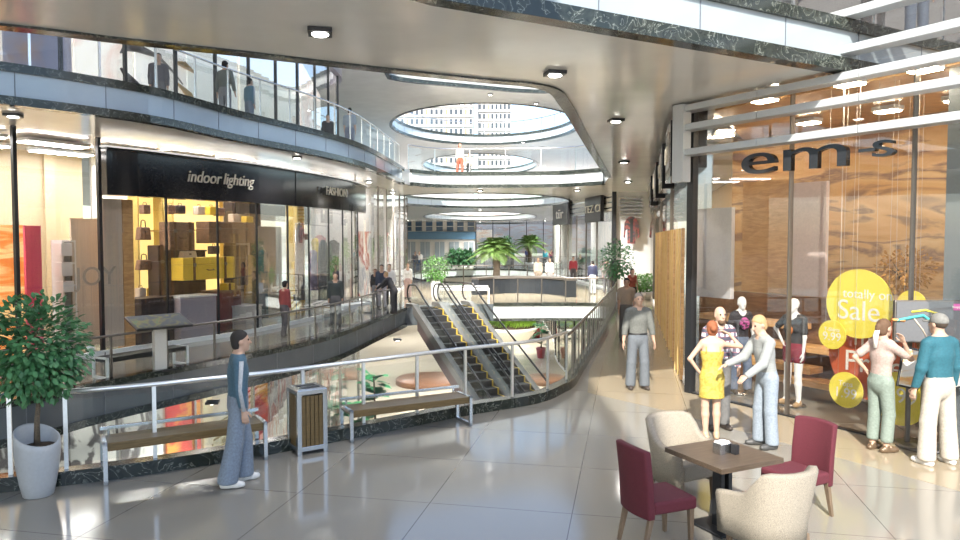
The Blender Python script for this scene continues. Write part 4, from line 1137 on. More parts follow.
p = atd(433, 300, 31.5); pot_tree('round bright green tree in a tall white pot behind the escalators', (p.x + .05, 32.6, 0), .66, .60, 1.48, .21, .95, 'white_pot', 'leaf2', 900, .10, 11)
p = gp(627, 309); pot_tree('dark green tree in a pot at the end of the corridor', (p.x - .15, p.y + 1.5, 0), .75, .85, 1.95, .3, .6, 'pot', 'leaf', 1100, .13, 12)
for k, px in enumerate((634, 641, 647, 654)):
    p = atd(px, 290, 33.5 + .3 * k); pot_tree(('bright green hedge plant at the corridor end, by the potted tree', 'bright green hedge plant at the corridor end, second from the potted tree', 'bright green hedge plant at the corridor end, third from the potted tree', 'bright green hedge plant by the corridor glass')[k], (p.x, p.y, 0), .30, .45, .75, .22, .35, 'white_pot', 'leaf2', 350, .11, 20 + k, name='hedge_plant')
def palm(label, loc, h, r, nf, seed, group=None):
    t = thing('palm_tree', label, 'plant', loc, 0, group); rg = random.Random(seed)
    MB().tube([(0, 0, 0), (.05, 0, h * .5), (0, 0, h)], [.28, .2, .24], 10).build('trunk', 'bark', t)
    MB().lathe([(.7, 0), (.8, .5), (.72, .5), (.7, .45)], 18).build('pot', 'pot', t)
    for i in range(nf):
        a = 2.399 * i; el = 1.45 - 1.5 * (i / nf); m = MB()
        d = Vector((math.cos(a), math.sin(a), 0)); pts = []; L = r * rg.uniform(.85, 1.1)
        for k in range(9):
            u = k / 8; x = L * (u * math.cos(el) + .0); z = L * (u * math.sin(el) - .55 * u * u)
            pts.append(d * x + Vector((0, 0, h + z)))
        m.tube(pts, [.03 * (1 - k / 9) + .006 for k in range(9)], 5)
        s = d.cross(Vector((0, 0, 1)))
        for k in range(1, 28):
            u = k / 28 * 7.99; i0 = int(u); p = pts[i0].lerp(pts[i0 + 1], u - i0); tg = (pts[i0 + 1] - pts[i0]).normalized()
            ll = r * .26 * math.sin(PI * (k / 28) ** .7) + .08
            for sg_ in (-1, 1): leaf_mesh(m, p, s * sg_ + tg * .9 - Vector((0, 0, .25)), Vector((0, 0, 1)), ll, .032)
        m.build('frond', 'palm', t)
p = atd(497, 285, 44); palm('large date palm with arching fronds beyond the bridge', (p.x - .1, 42.5, 0), 2.15, 1.7, 46, 4)
p = atd(533, 280, 66); palm('smaller palm far behind the date palm', (p.x, 71, 0), 2.2, 2.2, 24, 9)
p = atd(521, 270, 58); pot_tree('small dark round tree between the two palms', (p.x - .6, 73, 0), 1.0, 1.1, 2.0, .4, .6, 'pot', 'leaf', 500, .2, 31)
for k, (px, d) in enumerate(((452, 66.5), (458, 67), (464, 66.6), (470, 67.2))):
    p = atd(px, 270, d); pot_tree('spiky green shrub in the far planter row', (p.x, d, 0), .55, .75, 1.05, .35, .4, 'white_pot', 'leaf', 300, .3, 40 + k, name='planter_shrub', group='shrubs in the far planter row')
# curved slate counter on the bridge
cpts = spline([V2(atd(478, 290, 36.4)), V2(atd(505, 290, 37.6)), V2(atd(540, 290, 37.4)), V2(atd(562, 290, 36)), V2(atd(566, 290, 35.2))], 6)
cm_ = cpts[len(cpts) // 2]; ct = thing('curved_counter', 'long curved slate blue planter wall on the bridge behind the railing', 'planter', (cm_.x, cm_.y, 0))
CP = [p - cm_ for p in cpts]
MB().ribbon(CP, 0, .5, 0, .80).build('wall_panel', mat('slate_blue', (.010, .014, .021), .5), ct); MB().ribbon(CP, -.06, .56, .80, .90).build('coping', 'bronze', ct)
p = atd(462, 298, 34.5); bench('bridge_bench', 'white bench on the bridge behind the escalators', (p.x, 34.5, 0), .1, 2.6, 'white', 'white', .55, .5)
# lower floor
def red_plant(label, loc, h, seed, sc=1.0):
    t = thing('potted_plant', label, 'plant', loc); rg = random.Random(seed)
    MB().lathe([(.24 * sc, 0), (.33 * sc, .6 * sc), (.36 * sc, .72 * sc), (.3 * sc, .72 * sc), (.28 * sc, .66 * sc)], 18).build('pot', 'red_pot', t)
    MB().tube([(0, 0, .6 * sc), (.05, .03, h * .6), (0, 0, h)], [.05, .04, .03], 6).build('stem', 'bark', t)
    m = MB()
    for i in range(42):
        z = .9 * sc + (h - .8 * sc) * rg.random(); a = rg.uniform(0, 6.28)
        c = Vector((math.cos(a) * .12, math.sin(a) * .12, z)); leaf_mesh(m, c, Vector((math.cos(a), math.sin(a), rg.uniform(-.3, .5))), Vector((math.cos(a) * .3, math.sin(a) * .3, 1)), .55 * sc, .45 * sc)
    m.build('foliage', mat('leaf_deep', (.02, .14, .05), .4), t)
p = at(541, 358, FL); red_plant('nearer red-potted plant on the lower floor by the right shop', (p.x, p.y, FL), 2.7, 1, 1.1)
p = at(536.5, 338, FL); red_plant('farther red-potted plant on the lower floor', (p.x, p.y, FL), 2.9, 2, 1.2)
p = atd(374, 430, 27); red_plant('tall big-leaved plant on the lower floor behind the wooden bench', (p.x, 27, FL), 3.75, 3, 1.1)
p = atd(352, 430, 25.8); red_plant('lower big-leaved plant on the lower floor beside the tall one', (p.x, 25.8, FL), 2.75, 5, 1.1)
p = at(510, 341, FL); t = thing('bowl_planter', 'large pale bowl planter with bright grass on the lower floor', 'planter', (p.x, p.y, FL))
MB().lathe([(1.5, 0), (2.3, 1.0), (2.5, 1.25), (2.3, 1.25)], 32).build('bowl', 'offwhite', t)
MB().ell((0, 0, 1.2), (2.25, 2.25, .5), 24, 8).build('soil', 'soil', t)
m = MB(); rg = random.Random(3)
for i in range(1400):
    a = rg.uniform(0, 6.28); r = 2.2 * rg.random() ** .5; leaf_mesh(m, Vector((r * math.cos(a), r * math.sin(a), 1.2 + .5 * (1 - (r / 2.25) ** 2) ** .5)), Vector((rg.uniform(-.5, .5), rg.uniform(-.5, .5), 1)), Vector((1, 0, 0)), .45, .16)
g = m.build('grass', mat('grass_lime', (.30, .50, .05), .6, var=.3), t); g['kind'] = 'stuff'
for (px, py, r, lab) in ((430, 383, 2.1, 'round brown wooden deck on the lower floor left of the escalators'), (545, 382, 1.3, 'round brown wooden deck on the lower floor right of the escalators')):
    p = at(px, py, FL); o = MB().lathe([(r, 0), (r, .28), (r - .04, .32)], 40).build('round_deck', wood_mat('deck_wood', (.20, .09, .05), (.32, .16, .09), (2, 14, 14)), None)
    o.location = (p.x, p.y, FL); tag(o, lab, 'deck')
# posters and displays behind the lower glass
def lposter(px0, px1, m, lab, off=.35, z0=FL + .2, z1=TH - .2, name='poster'):
    wallbox(name, lab, 'poster', LS, px0, px1, z0, z1, off, .06, m)
pm1 = streak_mat('poster_sketch', [(0, (.05, .045, .045)), (.42, (.13, .115, .115)), (.49, (.68, .66, .62)), (1, (.74, .72, .68))], (1, 1, 1), .6, 1.1, 1.5, em=.12)  # these poster prints get an added glow of their own colours to look brighter
pm2 = streak_mat('poster_red', [(0, (.30, .02, .02)), (.5, (.60, .04, .03)), (.62, (.75, .35, .05)), (1, (.5, .03, .03))], (1, 1, 2), .5, 1.0, .6, em=.45)
pm3 = streak_mat('poster_amber', [(0, (.25, .12, .05)), (.45, (.65, .50, .25)), (.6, (.75, .65, .40)), (1, (.5, .35, .15))], (2, 2, .6), .5, 1.5, .6, em=.35)
pm4 = streak_mat('poster_paint', [(0, (.30, .22, .20)), (.36, (.66, .60, .52)), (.46, (.42, .12, .10)), (.5, (.72, .68, .60)), (.6, (.35, .34, .36)), (.68, (.72, .68, .6)), (1, (.45, .4, .38))], (3, 3, .5), .5, 1.2, .8, em=.35)
for px0, px1, m, lab in ((-40, 25, pm1, 'pale sketched poster in the lower window behind the potted tree'), (27, 62, pm1, 'pale sketched poster in the lower window beside the grey pot'), (66, 112, pm1, 'pale sketched poster in the lower window over the left bench end'), (116, 160, pm1, 'pale sketched poster in the lower window left of the red poster'), (164, 198, pm2, 'red poster in the lower window behind the wooden bench'),
                        (201, 236, pm3, 'amber poster in the lower window left of the walking man'), (239, 266, pm2, 'red and yellow poster in the lower window right of the walking man'), (268, 296, pm4, 'paint-streaked pale poster in the lower window behind the bin'), (298, 320, pm4, 'paint-streaked poster in the lower window right of the bin'), (322, 343, pm4, 'paint-streaked poster in the lower window at the bench end')):
    lposter(px0, px1, m, lab)
for i, px in enumerate((-20, 45, 90, 140, 180, 220, 255, 290, 330)):  # unseen strips added to brighten the lower windows
    p_, t_ = path_px(LS, px); n_ = Vector((t_.y, -t_.x)) * .5
    o = thing('ceiling_light', 'light strip added to brighten the lower shop windows', 'lamp', (p_.x + n_.x, p_.y + n_.y, TH - .1), math.atan2(t_.y, t_.x), 'added light strips over the lower shop windows')
    MB().box((0, 0, .05), (1.0, .2, .08)).build('housing', 'white', o); MB().box((0, 0, 0), (.95, .16, .03)).build('diffuser', 'panel_light', o)

# ------------------------------------------------------------ goods in the left shops
def ipos(px0, px1, py0, py1, off):
    P = offset(S, off); a, t = path_px(P, px0); b, _ = path_px(P, px1); Y = (a.y + b.y) / 2
    z = lambda y: HC - (y - 238) * Y / 720
    t = (b - a).normalized(); return (a + b) / 2, math.atan2(t.y, t.x), (b - a).length, z(py1), z(py0)
def trunk_case(label, px0, px1, py0, py1, off, body, dep=.5, group=None):
    c, rz, L, z0, z1 = ipos(px0, px1, py0, py1, off); h = z1 - z0
    t = thing('travel_trunk', label, 'trunk', (c.x, c.y, z0), rz, group)
    MB().box((0, 0, h * .34), (L, dep, h * .68)).build('body', body, t, .02); MB().box((0, 0, h * .84), (L, dep, h * .31)).build('lid', body, t, .02)
    for s in (-.3, .3):
        MB().box((s * L, -dep / 2 - .01, h * .5), (.07, .03, h * 1.01)).build('strap', 'strap_brown', t); MB().box((s * L, -dep / 2 - .03, h * .68), (.09, .03, .1)).build('latch', 'bronze', t)
    MB().tube([(-.12, -dep / 2, h * .45), (-.1, -dep / 2 - .07, h * .42), (.1, -dep / 2 - .07, h * .42), (.12, -dep / 2, h * .45)], .014).build('handle', 'strap_brown', t)
M['strap_brown'] = mat('strap_brown', (.12, .055, .03), .6); M['case_brown'] = mat('case_brown', (.20, .11, .07), .5, var=.3, vscale=12); M['case_yellow'] = mat('case_yellow', (.80, .55, .05), .5); M['case_dark'] = mat('case_dark', (.05, .035, .035), .4, var=.3, vscale=10)
def handbag(label, px0, px1, py0, py1, off, body):
    c, rz, L, z0, z1 = ipos(px0, px1, py0, py1, off); h = (z1 - z0)
    t = thing('handbag', label, 'bag', (c.x, c.y, z0), rz)
    MB().box((0, 0, h * .32), (L * .8, .2, h * .64), taper=1.22).build('body', body, t, .03, 3)
    MB().tube([(-L * .2, 0, h * .62), (-L * .16, 0, h * .95), (0, 0, h), (L * .16, 0, h * .95), (L * .2, 0, h * .62)], .016).build('handle', 'strap_brown', t)
    MB().box((0, -.12, h * .42), (.06, .02, .05)).build('clasp', 'bronze', t)
def shelf(label, px0, px1, py0, py1, off, n, back, frame, dep=.45):
    c, rz, L, z0, z1 = ipos(px0, px1, py0, py1, off); z0 = 0; h = z1
    t = thing('display_shelf', label, 'shelf', (c.x, c.y, 0), rz)
    MB().box((0, dep / 2, h / 2), (L, .03, h)).build('back_panel', back, t)
    for s in (-1, 1): MB().box((s * (L / 2 - .02), 0, h / 2), (.04, dep, h)).build('side_panel', frame, t)
    for i in range(n + 1): MB().box((0, 0, .03 + (h - .06) * i / n), (L - .08, dep, .04)).build('shelf_board', frame, t)
M['yellow_back'] = mat('yellow_lit_panel', (.85, .70, .22), .5, emit=(1, .80, .30), es=.9)
M['shelf_gold'] = mat('shelf_gold', (.62, .46, .14), .4); M['curtain'] = streak_mat('curtain_beige', [(0, (.45, .36, .28)), (.5, (.66, .56, .46)), (1, (.5, .4, .32))], (8, 8, .15), .8)
def counter(label, px0, px1, py0, py1, off, m, dep=.7, top='white', cat='counter', name='display_counter'):
    c, rz, L, z0, z1 = ipos(px0, px1, py0, py1, off)
    t = thing(name, label, cat, (c.x, c.y, 0), rz); MB().box((0, 0, z1 / 2), (L, dep, z1 - .05)).build('body', m, t, .01); MB().box((0, 0, z1 - .025), (L + .06, dep + .06, .05)).build('top', top, t, .005)
shelf('tall yellow-lit display shelf with handbags at the left of the bag shop', 134, 160, 195, 340, 2.2, 4, 'yellow_back', 'shelf_gold')
shelf('wide yellow-lit display shelf behind the trunks in the bag shop', 168, 226, 198, 330, 2.8, 4, 'yellow_back', 'shelf_gold')
shelf('dark wooden display shelf right of the yellow trunk', 230, 256, 200, 330, 2.3, 4, 'curtain', 'case_dark')
shelf('white display shelf at the left edge of the clothes shop', 292, 306, 205, 322, 2.5, 4, 'white', 'shelf_gold')
handbag('brown handbag high on the tall yellow shelf', 138, 150, 220, 240, 1.8, 'case_brown'); handbag('low brown shoulder bag on the middle board of the tall yellow shelf', 137, 151, 254, 270, 1.8, 'case_brown'); handbag('pale handbag above the yellow trunk', 180, 196, 246, 260, 1.2, 'curtain')
trunk_case('brown leather trunk high in the bag shop window', 165, 190, 222, 250, 1.3, 'case_brown'); trunk_case('yellow travel trunk in the middle of the bag shop window', 177, 229, 257, 279, 1.0, 'case_yellow')
trunk_case('long dark brown trunk at the top right of the bag shop window', 203, 249, 222, 243, 1.3, 'case_brown'); trunk_case('dark upright wardrobe trunk left of the yellow trunk', 153, 170, 245, 296, 1.6, 'case_dark'); trunk_case('dark upright wardrobe trunk right of the yellow trunk', 230, 242, 245, 285, 1.2, 'case_dark')
trunk_case('golden small trunk low beside the dark shelf', 222, 232, 283, 308, 1.2, 'case_yellow', .4)
for k, (pxc, yb) in enumerate(((171, 214), (181, 214), (200, 215), (212, 215), (220, 216), (172, 254), (140, 297), (152, 297), (146, 214), (214, 254), (235, 222), (248, 224), (236, 268), (249, 268), (242, 300), (297, 268), (302, 240), (299, 300))):
    c, rz, L, z0, z1 = ipos(pxc - 3.5, pxc + 3.5, yb - 12, yb, 1.85 if pxc < 260 else 2.1); bm_ = ('case_brown', 'case_dark', 'curtain', 'case_yellow')[k % 4]
    t = thing('leather_case', 'small leather case on a lit shelf of the bag shop' if pxc < 260 else 'small case on a shelf of the clothes shop', 'case', (c.x, c.y, z0), rz, 'small leather cases on the shelves')
    MB().box((0, 0, .13), (L, .22, .26)).build('body', bm_, t, .02); MB().tube([(-.06, 0, .26), (-.05, 0, .32), (.05, 0, .32), (.06, 0, .26)], .01, 6).build('handle', 'strap_brown', t)
counter('black counter at the left of the bag shop window', 132, 168, 297, 350, 1.2, 'case_dark', top='case_dark'); counter('pale counter carrying the yellow trunk', 172, 208, 295, 345, .9, mat('violet_grey', (.42, .38, .42), .3)); counter('dark red-brown counter right of the pale one', 209, 232, 290, 340, 1.3, mat('red_brown', (.16, .04, .035), .4), top='case_brown')
counter('white shelf table in front of the dark shelf', 236, 252, 305, 336, .8, 'white'); counter('dark plinth under the high trunk', 168, 200, 250, 300, 2.0, 'case_dark', .5, 'case_dark')
wallbox('orange_column', 'orange wooden column at the left of the bag shop', 'column', S, 124, 134, 0, 3.9, .5, .3, 'wood_orange')
wallbox('curtain', 'beige curtain panel behind the left bag shop window', 'curtain', S, 104, 123, .1, 3.9, .5, .08, 'curtain')
wallbox('curtain', 'beige curtain panel in the left neighbouring shop', 'curtain', S, 72, 99, .1, 3.4, 1.2, .08, 'curtain')
wallbox('curtain', 'striped cream curtain hanging between the bag shop and the clothes shop', 'curtain', S, 258, 282, .1, 3.3, 1.4, .08, 'curtain')
orm = streak_mat('poster_flame', [(0, (.75, .10, .03)), (.45, (.85, .25, .05)), (.55, (.9, .6, .25)), (1, (.8, .12, .05))], (.4, .4, 3), .5, 1.2, .8, em=.7)
wallbox('advert_column', 'orange and red glowing advert column at the far left', 'advert', S, -8, 24, .1, 3.2, 1.0, .3, orm)
wallbox('advert_panel', 'pink advert panel beside the orange column at the far left', 'advert', S, 26, 42, .1, 3.2, 1.3, .2, mat('pink_panel', (.75, .10, .20), .4))
shelf('white box shelf tower behind the left shop window', 57, 71, 240, 340, 1.4, 5, 'curtain', 'white')
for k, (a_, b_, y0, y1) in enumerate(((58, 69, 243, 256), (58, 69, 262, 276), (59, 70, 281, 292))):
    c, rz, L, z0, z1 = ipos(a_, b_, y0, y1, 1.15); o = MB().box((0, 0, (z1 - z0) / 2), (L, .3, z1 - z0)).build('gift_box', 'white', None, .01); o.location = (c.x, c.y, z0); o.rotation_euler = (0, 0, rz)
    tag(o, '%s white box on the shelf tower in the left shop' % ('topmost', 'middle', 'lowest')[k], 'box')
jy = thing('window_lettering', 'faint JOY lettering on the left shop glass', 'lettering', (0, 0, 1.5)); p_, t_ = path_px(S, 99)
text('lettering', 'JOY', jy, (p_.x - .02, p_.y - .09, 1.95), (t_.x, t_.y, 0), .64, mat('letter_tan', (.30, .26, .21), .5), ext=.003)
def garment(label, px, py0, py1, off, m, w=.5, group=None, P=None):
    c, rz, L, z0, z1 = ipos(px - 1, px + 1, py0, py1, off); h = z1 - z0
    t = thing('garment', label, 'garment', (c.x, c.y, z0), rz, group); vs = []; fs = []; n = 12
    for i, (f, ww, dd) in enumerate(((0, 1.05, .16), (.35, .95, .14), (.6, .85, .14), (.82, .95, .15), (.94, 1.05, .12), (1.0, .3, .06))):
        for j in range(n):
            a = 2 * PI * j / n; vs.append((w / 2 * ww * math.cos(a), dd * math.sin(a) * (1 + .25 * math.sin(3 * a + i)), h * f))
    for i in range(5):
        for j in range(n): fs.append((i * n + j, i * n + (j + 1) % n, (i + 1) * n + (j + 1) % n, (i + 1) * n + j))
    fs += [tuple(range(n - 1, -1, -1)), tuple(5 * n + j for j in range(n))]
    MB().add(vs, fs, True).build('cloth', m, t); MB().tube([(0, 0, h - .02), (0, 0, h + .08), (.03, 0, h + .12), (.06, 0, h + .09)], .008, 6).build('hanger', 'steel', t)
gm = lambda n, c: mat('garment_' + n, c, .85, var=.3, vscale=6)
for px, y0, y1, off, n, c, lab in ((250, 255, 312, 1.2, 'ochre', (.45, .30, .08), 'ochre coat hanging at the right end of the bag shop'), (262, 250, 318, .9, 'teal', (.10, .16, .20), 'dark teal dress in front of the striped curtain'), (300, 225, 300, 1.3, 'grey', (.22, .22, .24), 'long grey coat at the left of the clothes shop window'), (313, 250, 290, 1.2, 'lilac', (.30, .24, .42), 'lilac top in the clothes shop window'), (317, 238, 262, 1.8, 'yellow', (.70, .55, .10), 'yellow top at the back of the clothes shop'),
    (323, 240, 300, .9, 'black', (.03, .03, .035), 'long black dress in the clothes shop window'), (331, 245, 295, 1.2, 'green', (.05, .09, .05), 'dark green coat in the clothes shop window'), (336, 235, 290, 1.6, 'rose', (.6, .3, .32), 'rose dress at the back of the clothes shop'), (345, 240, 300, 1.0, 'char', (.06, .06, .065), 'charcoal coat at the rounded corner of the clothes shop')):
    garment(lab, px, y0, y1, off, gm(n, c), .55 if n != 'black' else .7)
c, rz, L, z0, z1 = ipos(296, 348, 225, 227, 1.25); r = thing('clothes_rail', 'steel clothes rail along the clothes shop window', 'rail', (c.x, c.y, 0), rz)
MB().tube([(-L / 2, 0, z1), (L / 2, 0, z1)], .02).build('bar', 'steel', r)
for s in (-1, 1): MB().tube([(s * L / 2, 0, 0), (s * L / 2, 0, z1)], .02).build('post', 'steel', r)
def wall_poster(path, px, off, z, w, h, m, lab, name='poster'):
    p, t = path_px(path, px); n = Vector((-t.y, t.x)); c = p + n * off
    o = MB().box((0, 0, 0), (w, .05, h)).build(name, m); o.location = (c.x, c.y, z); o.rotation_euler = (0, 0, math.atan2(t.y, t.x)); tag(o, lab, 'poster')
for px, w, m, lab in ((368, .5, pm4, 'colourful streaked poster in the next shop, nearest the clothes shop'), (377, .7, streak_mat('poster_coral', [(0, (.7, .2, .2)), (.5, (.8, .75, .7)), (1, (.3, .5, .3))], (1, 1, .5), .5), 'red and green poster in the next shop'), (386, .7, pm1, 'pale sketched poster in the next shop'), (396, .7, pm4, 'streaked poster at the far end of the next shop')):
    wall_poster(S2, px, .5, 1.7, w * 1.6, 3.0, m, lab)
# upper gallery posters
sw = streak_mat('poster_brown_blue', [(0, (.12, .08, .06)), (.42, (.25, .16, .12)), (.52, (.16, .17, .26)), (.7, (.20, .20, .30)), (1, (.3, .2, .14))], (.9, .9, .9), .4, .6, .4, em=.5)  # upper posters also glow in their own colours, added to brighten the windows
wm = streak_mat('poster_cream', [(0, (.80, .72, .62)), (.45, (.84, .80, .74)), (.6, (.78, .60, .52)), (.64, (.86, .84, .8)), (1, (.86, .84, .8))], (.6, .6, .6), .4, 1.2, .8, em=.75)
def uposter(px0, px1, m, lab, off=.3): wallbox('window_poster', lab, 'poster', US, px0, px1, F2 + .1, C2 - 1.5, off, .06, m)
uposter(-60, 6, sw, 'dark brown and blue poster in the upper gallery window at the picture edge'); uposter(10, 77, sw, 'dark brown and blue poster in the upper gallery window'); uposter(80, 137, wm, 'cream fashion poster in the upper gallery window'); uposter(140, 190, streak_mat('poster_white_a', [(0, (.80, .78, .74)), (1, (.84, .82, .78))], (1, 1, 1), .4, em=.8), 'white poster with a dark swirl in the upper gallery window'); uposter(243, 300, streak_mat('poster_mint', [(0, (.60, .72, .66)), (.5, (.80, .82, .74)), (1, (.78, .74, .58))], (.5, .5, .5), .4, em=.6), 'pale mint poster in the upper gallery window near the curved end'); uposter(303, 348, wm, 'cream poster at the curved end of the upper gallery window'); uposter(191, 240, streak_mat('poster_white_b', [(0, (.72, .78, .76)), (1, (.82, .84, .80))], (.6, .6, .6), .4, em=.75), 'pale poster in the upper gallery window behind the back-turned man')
def swirl(px, z, pts, r, m, lab):
    p, t = path_px(US, px); n = Vector((t.y, -t.x)) * -.22; o = MB().tube([(x, 0, y) for x, y in pts], r, 6).build('swirl_motif', m); o.location = (p.x + n.x, p.y + n.y, z); o.rotation_euler = (0, 0, math.atan2(t.y, t.x)); tag(o, lab, 'motif')
swirl(163, F2 + 1.35, [(-1.1, .45), (-.9, .65), (-.5, .72), (.2, .65), (.8, .3), (1.1, .05)], [.02, .11, .12, .05, .03, .02], mat('swirl_black', (.04, .03, .04), .4), 'dark upper stroke of the swirl behind the standing man')
swirl(163, F2 + 1.35, [(-1.1, .05), (-.8, -.2), (-.3, -.45), (.4, -.6), (1.2, -.55)], [.03, .11, .08, .04, .02], mat('swirl_black', (.04, .03, .04), .4), 'dark lower stroke of the swirl behind the standing man')
swirl(196, F2 + 1.5, [(-.5, .5), (-.1, .5), (.4, .35)], [.03, .1, .03], mat('swirl_orange', (.75, .4, .05), .4), 'upper orange leaf stroke on the pale upper poster')
swirl(196, F2 + 1.5, [(-.4, -.1), (.1, -.35), (.7, -.9)], [.03, .1, .03], mat('swirl_orange', (.75, .4, .05), .4), 'lower orange leaf stroke on the pale upper poster')
swirl(196, F2 + 1.5, [(-1.2, -.5), (-.7, -.45), (-.2, -.6)], [.03, .08, .03], mat('swirl_green', (.35, .55, .08), .4), 'green leaf stroke on the pale upper poster')

# ------------------------------------------------------------ behind the right glass
def disc(name, label, px, py, rpx, off, m, lines, cat='sale sign'):
    c = fpt(px, off); Y = c.y; z = HC - (py - 238) * Y / 720; r = rpx * Y / 720 * 1.12
    t = thing(name, label, cat, (c.x, c.y, z), fr)
    n = 40; MB().add([(r * math.cos(2 * PI * i / n), y, r * math.sin(2 * PI * i / n)) for y in (-.01, .01) for i in range(n)], [tuple(range(n)), tuple(range(2 * n - 1, n - 1, -1))] + [(i, i + n, (i + 1) % n + n, (i + 1) % n) for i in range(n)]).build('disc', m, t)
    for s in (-.5, .5): MB().tube([(s * r, 0, r * .86), (s * r * .9, 0, CZ - z - .11)], .0025, 5).build('string', 'offwhite', t)
    for txt, dx, dz, sz in lines:
        text('lettering', txt, t, (c.x - FN.x * .014 + FD.x * dx * r, c.y - FN.y * .014 + FD.y * dx * r, z + dz * r), (FD.x, FD.y, 0), sz * r, 'letter_white', ext=.002)
M['letter_white'] = mat('letter_white', (.85, .84, .78), .5); M['sale_yellow'] = mat('sale_yellow', (.88, .74, .10), .5, var=.03); M['sale_red'] = mat('sale_red', (.55, .12, .05), .5, var=.03)
disc('sale_disc', 'large yellow hanging disc reading totally on Sale', 860, 304, 31, .45, 'sale_yellow', (('totally on', .25, .28, .38), ('Sale', .0, -.22, .82)))
disc('sale_disc', 'large red hanging disc reading mid Price behind the ponytailed woman', 874, 356, 41, .62, 'sale_red', (('mid', .0, .35, .55), ('Price', .05, -.2, .66)))
disc('sale_disc', 'small yellow hanging disc reading T-Shirts 9.99', 834, 335, 13, .36, 'sale_yellow', (('T-Shirts', 0, .35, .36), ('9.99', 0, -.15, .8)))
disc('sale_disc', 'small yellow hanging disc reading Tops 1.99 near the floor', 849, 391, 16, .38, 'sale_yellow', (('Tops', 0, .35, .42), ('1.99', 0, -.2, .8)))
disc('sale_disc', 'small yellow hanging disc half hidden above the map board', 913, 305, 13, .9, 'sale_yellow', ())
disc('sale_disc', 'greenish yellow hanging disc reading 2.99 behind the tilted poster', 903, 400, 24, .5, 'sale_yellow', (('2.99', 0, .1, .8),))
def fbox(name, label, cat, px0, px1, z0, z1, off, dep, m, bevel=0):
    a, b = fpt(px0, off), fpt(px1, off); c = (a + b) / 2 + FN * dep / 2
    o = MB().box((0, 0, (z1 - z0) / 2), ((b - a).length, dep, z1 - z0)).build(name, m, None, bevel); o.location = (c.x, c.y, z0); o.rotation_euler = (0, 0, fr); return tag(o, label, cat)
brn = wood_mat('dark_shop_wood', (.16, .08, .04), (.30, .16, .08), (2, 2, 12), .35)
fbox('display_partition', 'low brown wooden partition behind the mannequins', 'partition', 700, 840, .0, 1.75, 2.4, .1, brn)
fbox('display_partition', 'low brown wooden partition behind the sale discs', 'partition', 842, 985, .0, 1.5, 2.6, .1, brn)
for i, (px0, px1, z, off) in enumerate(((715, 812, .42, 1.5), (760, 960, .75, 1.9), (770, 970, .22, 1.4), (700, 800, 1.15, 1.9))):
    fbox('display_bench', '%s orange wooden display beam behind the right shop glass' % ('short low', 'long middle', 'long lowest', 'short highest')[i], 'display', px0, px1, z, z + .12, off, .4, 'wood_orange', .01)
fbox('light_panel_screen', 'tall pale pink panel inside the right shop', 'panel', 791, 825, 1.75, 4.0, 2.6, .1, mat('pale_pink_panel', (.72, .60, .58), .4))
fbox('glass_cabinet', 'pale grey display panel at the corner of the right shop', 'panel', 697, 731, 1.7, 3.5, 1.2, .1, mat('pale_grey_panel', (.60, .60, .62), .3))
fbox('amber_panel', 'amber wooden wall panel beside the pink panel', 'panel', 742, 789, 1.75, 4.1, 2.7, .1, 'wood_orange')
c = fpt(948, .6); o = MB().box((0, 0, CZ / 2), (.6, .4, CZ)).build('shop_column', mat('blue_grey_column', (.20, .23, .25), .4)); o.location = (fpt(975, .7).x, fpt(975, .7).y, 0); o.rotation_euler = (0, 0, fr); tag(o, 'blue grey column at the right edge of the shop', 'column')
c = fpt(905, 1.7); pot_tree('amber-leaved small tree inside the right shop behind the discs', (c.x, c.y, 0), .48, .36, 2.38, .22, .6, 'dark', 'leaf_o', 700, .07, 17)
for i, px in enumerate((722, 762, 806, 846, 884, 920, 955)):
    c = fpt(px, .25 if i % 2 else 2.6); o = thing('ceiling_light', 'warm light panel in the ceiling of the right shop', 'lamp', (c.x, c.y, CZ - .1), fr, 'light panels in the right shop')
    o.location.z = CZ - (.12 if i % 2 else .2)  # panels near the glass added to light the fronts of the sale discs
    MB().box((0, 0, .05), (.42, .3, .08)).build('housing', 'white', o); MB().box((0, 0, 0), (.36, .24, .03)).build('diffuser', 'warm_panel', o)
M.setdefault('warm_panel', MATS.get('warm_panel'))
# information board
p = gp(922, 447); kt = thing('information_board', 'grey mall map board on a post with a tilted poster below', 'sign', (p.x, p.y, 0), -.02)
MB().lathe([(.34, 0), (.34, .03), (.30, .045)], 32).build('base', 'bronze', kt); MB().tube([(0, 0, .04), (0, 0, 2.0)], .035, 12).build('post', 'steel', kt)
MB().box((.06, -.06, 1.76), (1.06, .06, .58)).build('board', 'bronze', kt, .01)
scr = MB().box((.06, -.095, 1.76), (1.02, .01, .54)).build('map_sheet', mat('map_grey', (.12, .125, .135), .7, var=.05), kt)
for pts, r, m in (([(-.30, .02), (-.15, .05), (.02, .08), (.14, .0), (.25, -.08)], .022, 'map_teal'), ([(-.12, .12), (.05, .14), (.2, .10)], .015, 'map_yellow'), ([(-.1, .06), (.02, -.08), (.08, -.18)], .010, 'map_tan'), ([(-.35, .03), (-.2, .02)], .02, 'map_orange'), ([(.12, .0), (.26, -.12)], .03, 'map_green')):
    MB().tube([(-.12 + x * 1.1, -.102, 1.75 + z * 1.2) for x, z in pts], r, 5).build('map_route', m, kt)
MB().box((.44, -.102, 1.96), (.26, .006, .09)).build('map_banner', mat('map_magenta', (.50, .10, .32), .4), kt)
text('lettering', 'Shopping Center', kt, (p.x + .44, p.y - .118, 1.96), (1, -.02, 0), .045, 'letter_white', ext=.001)
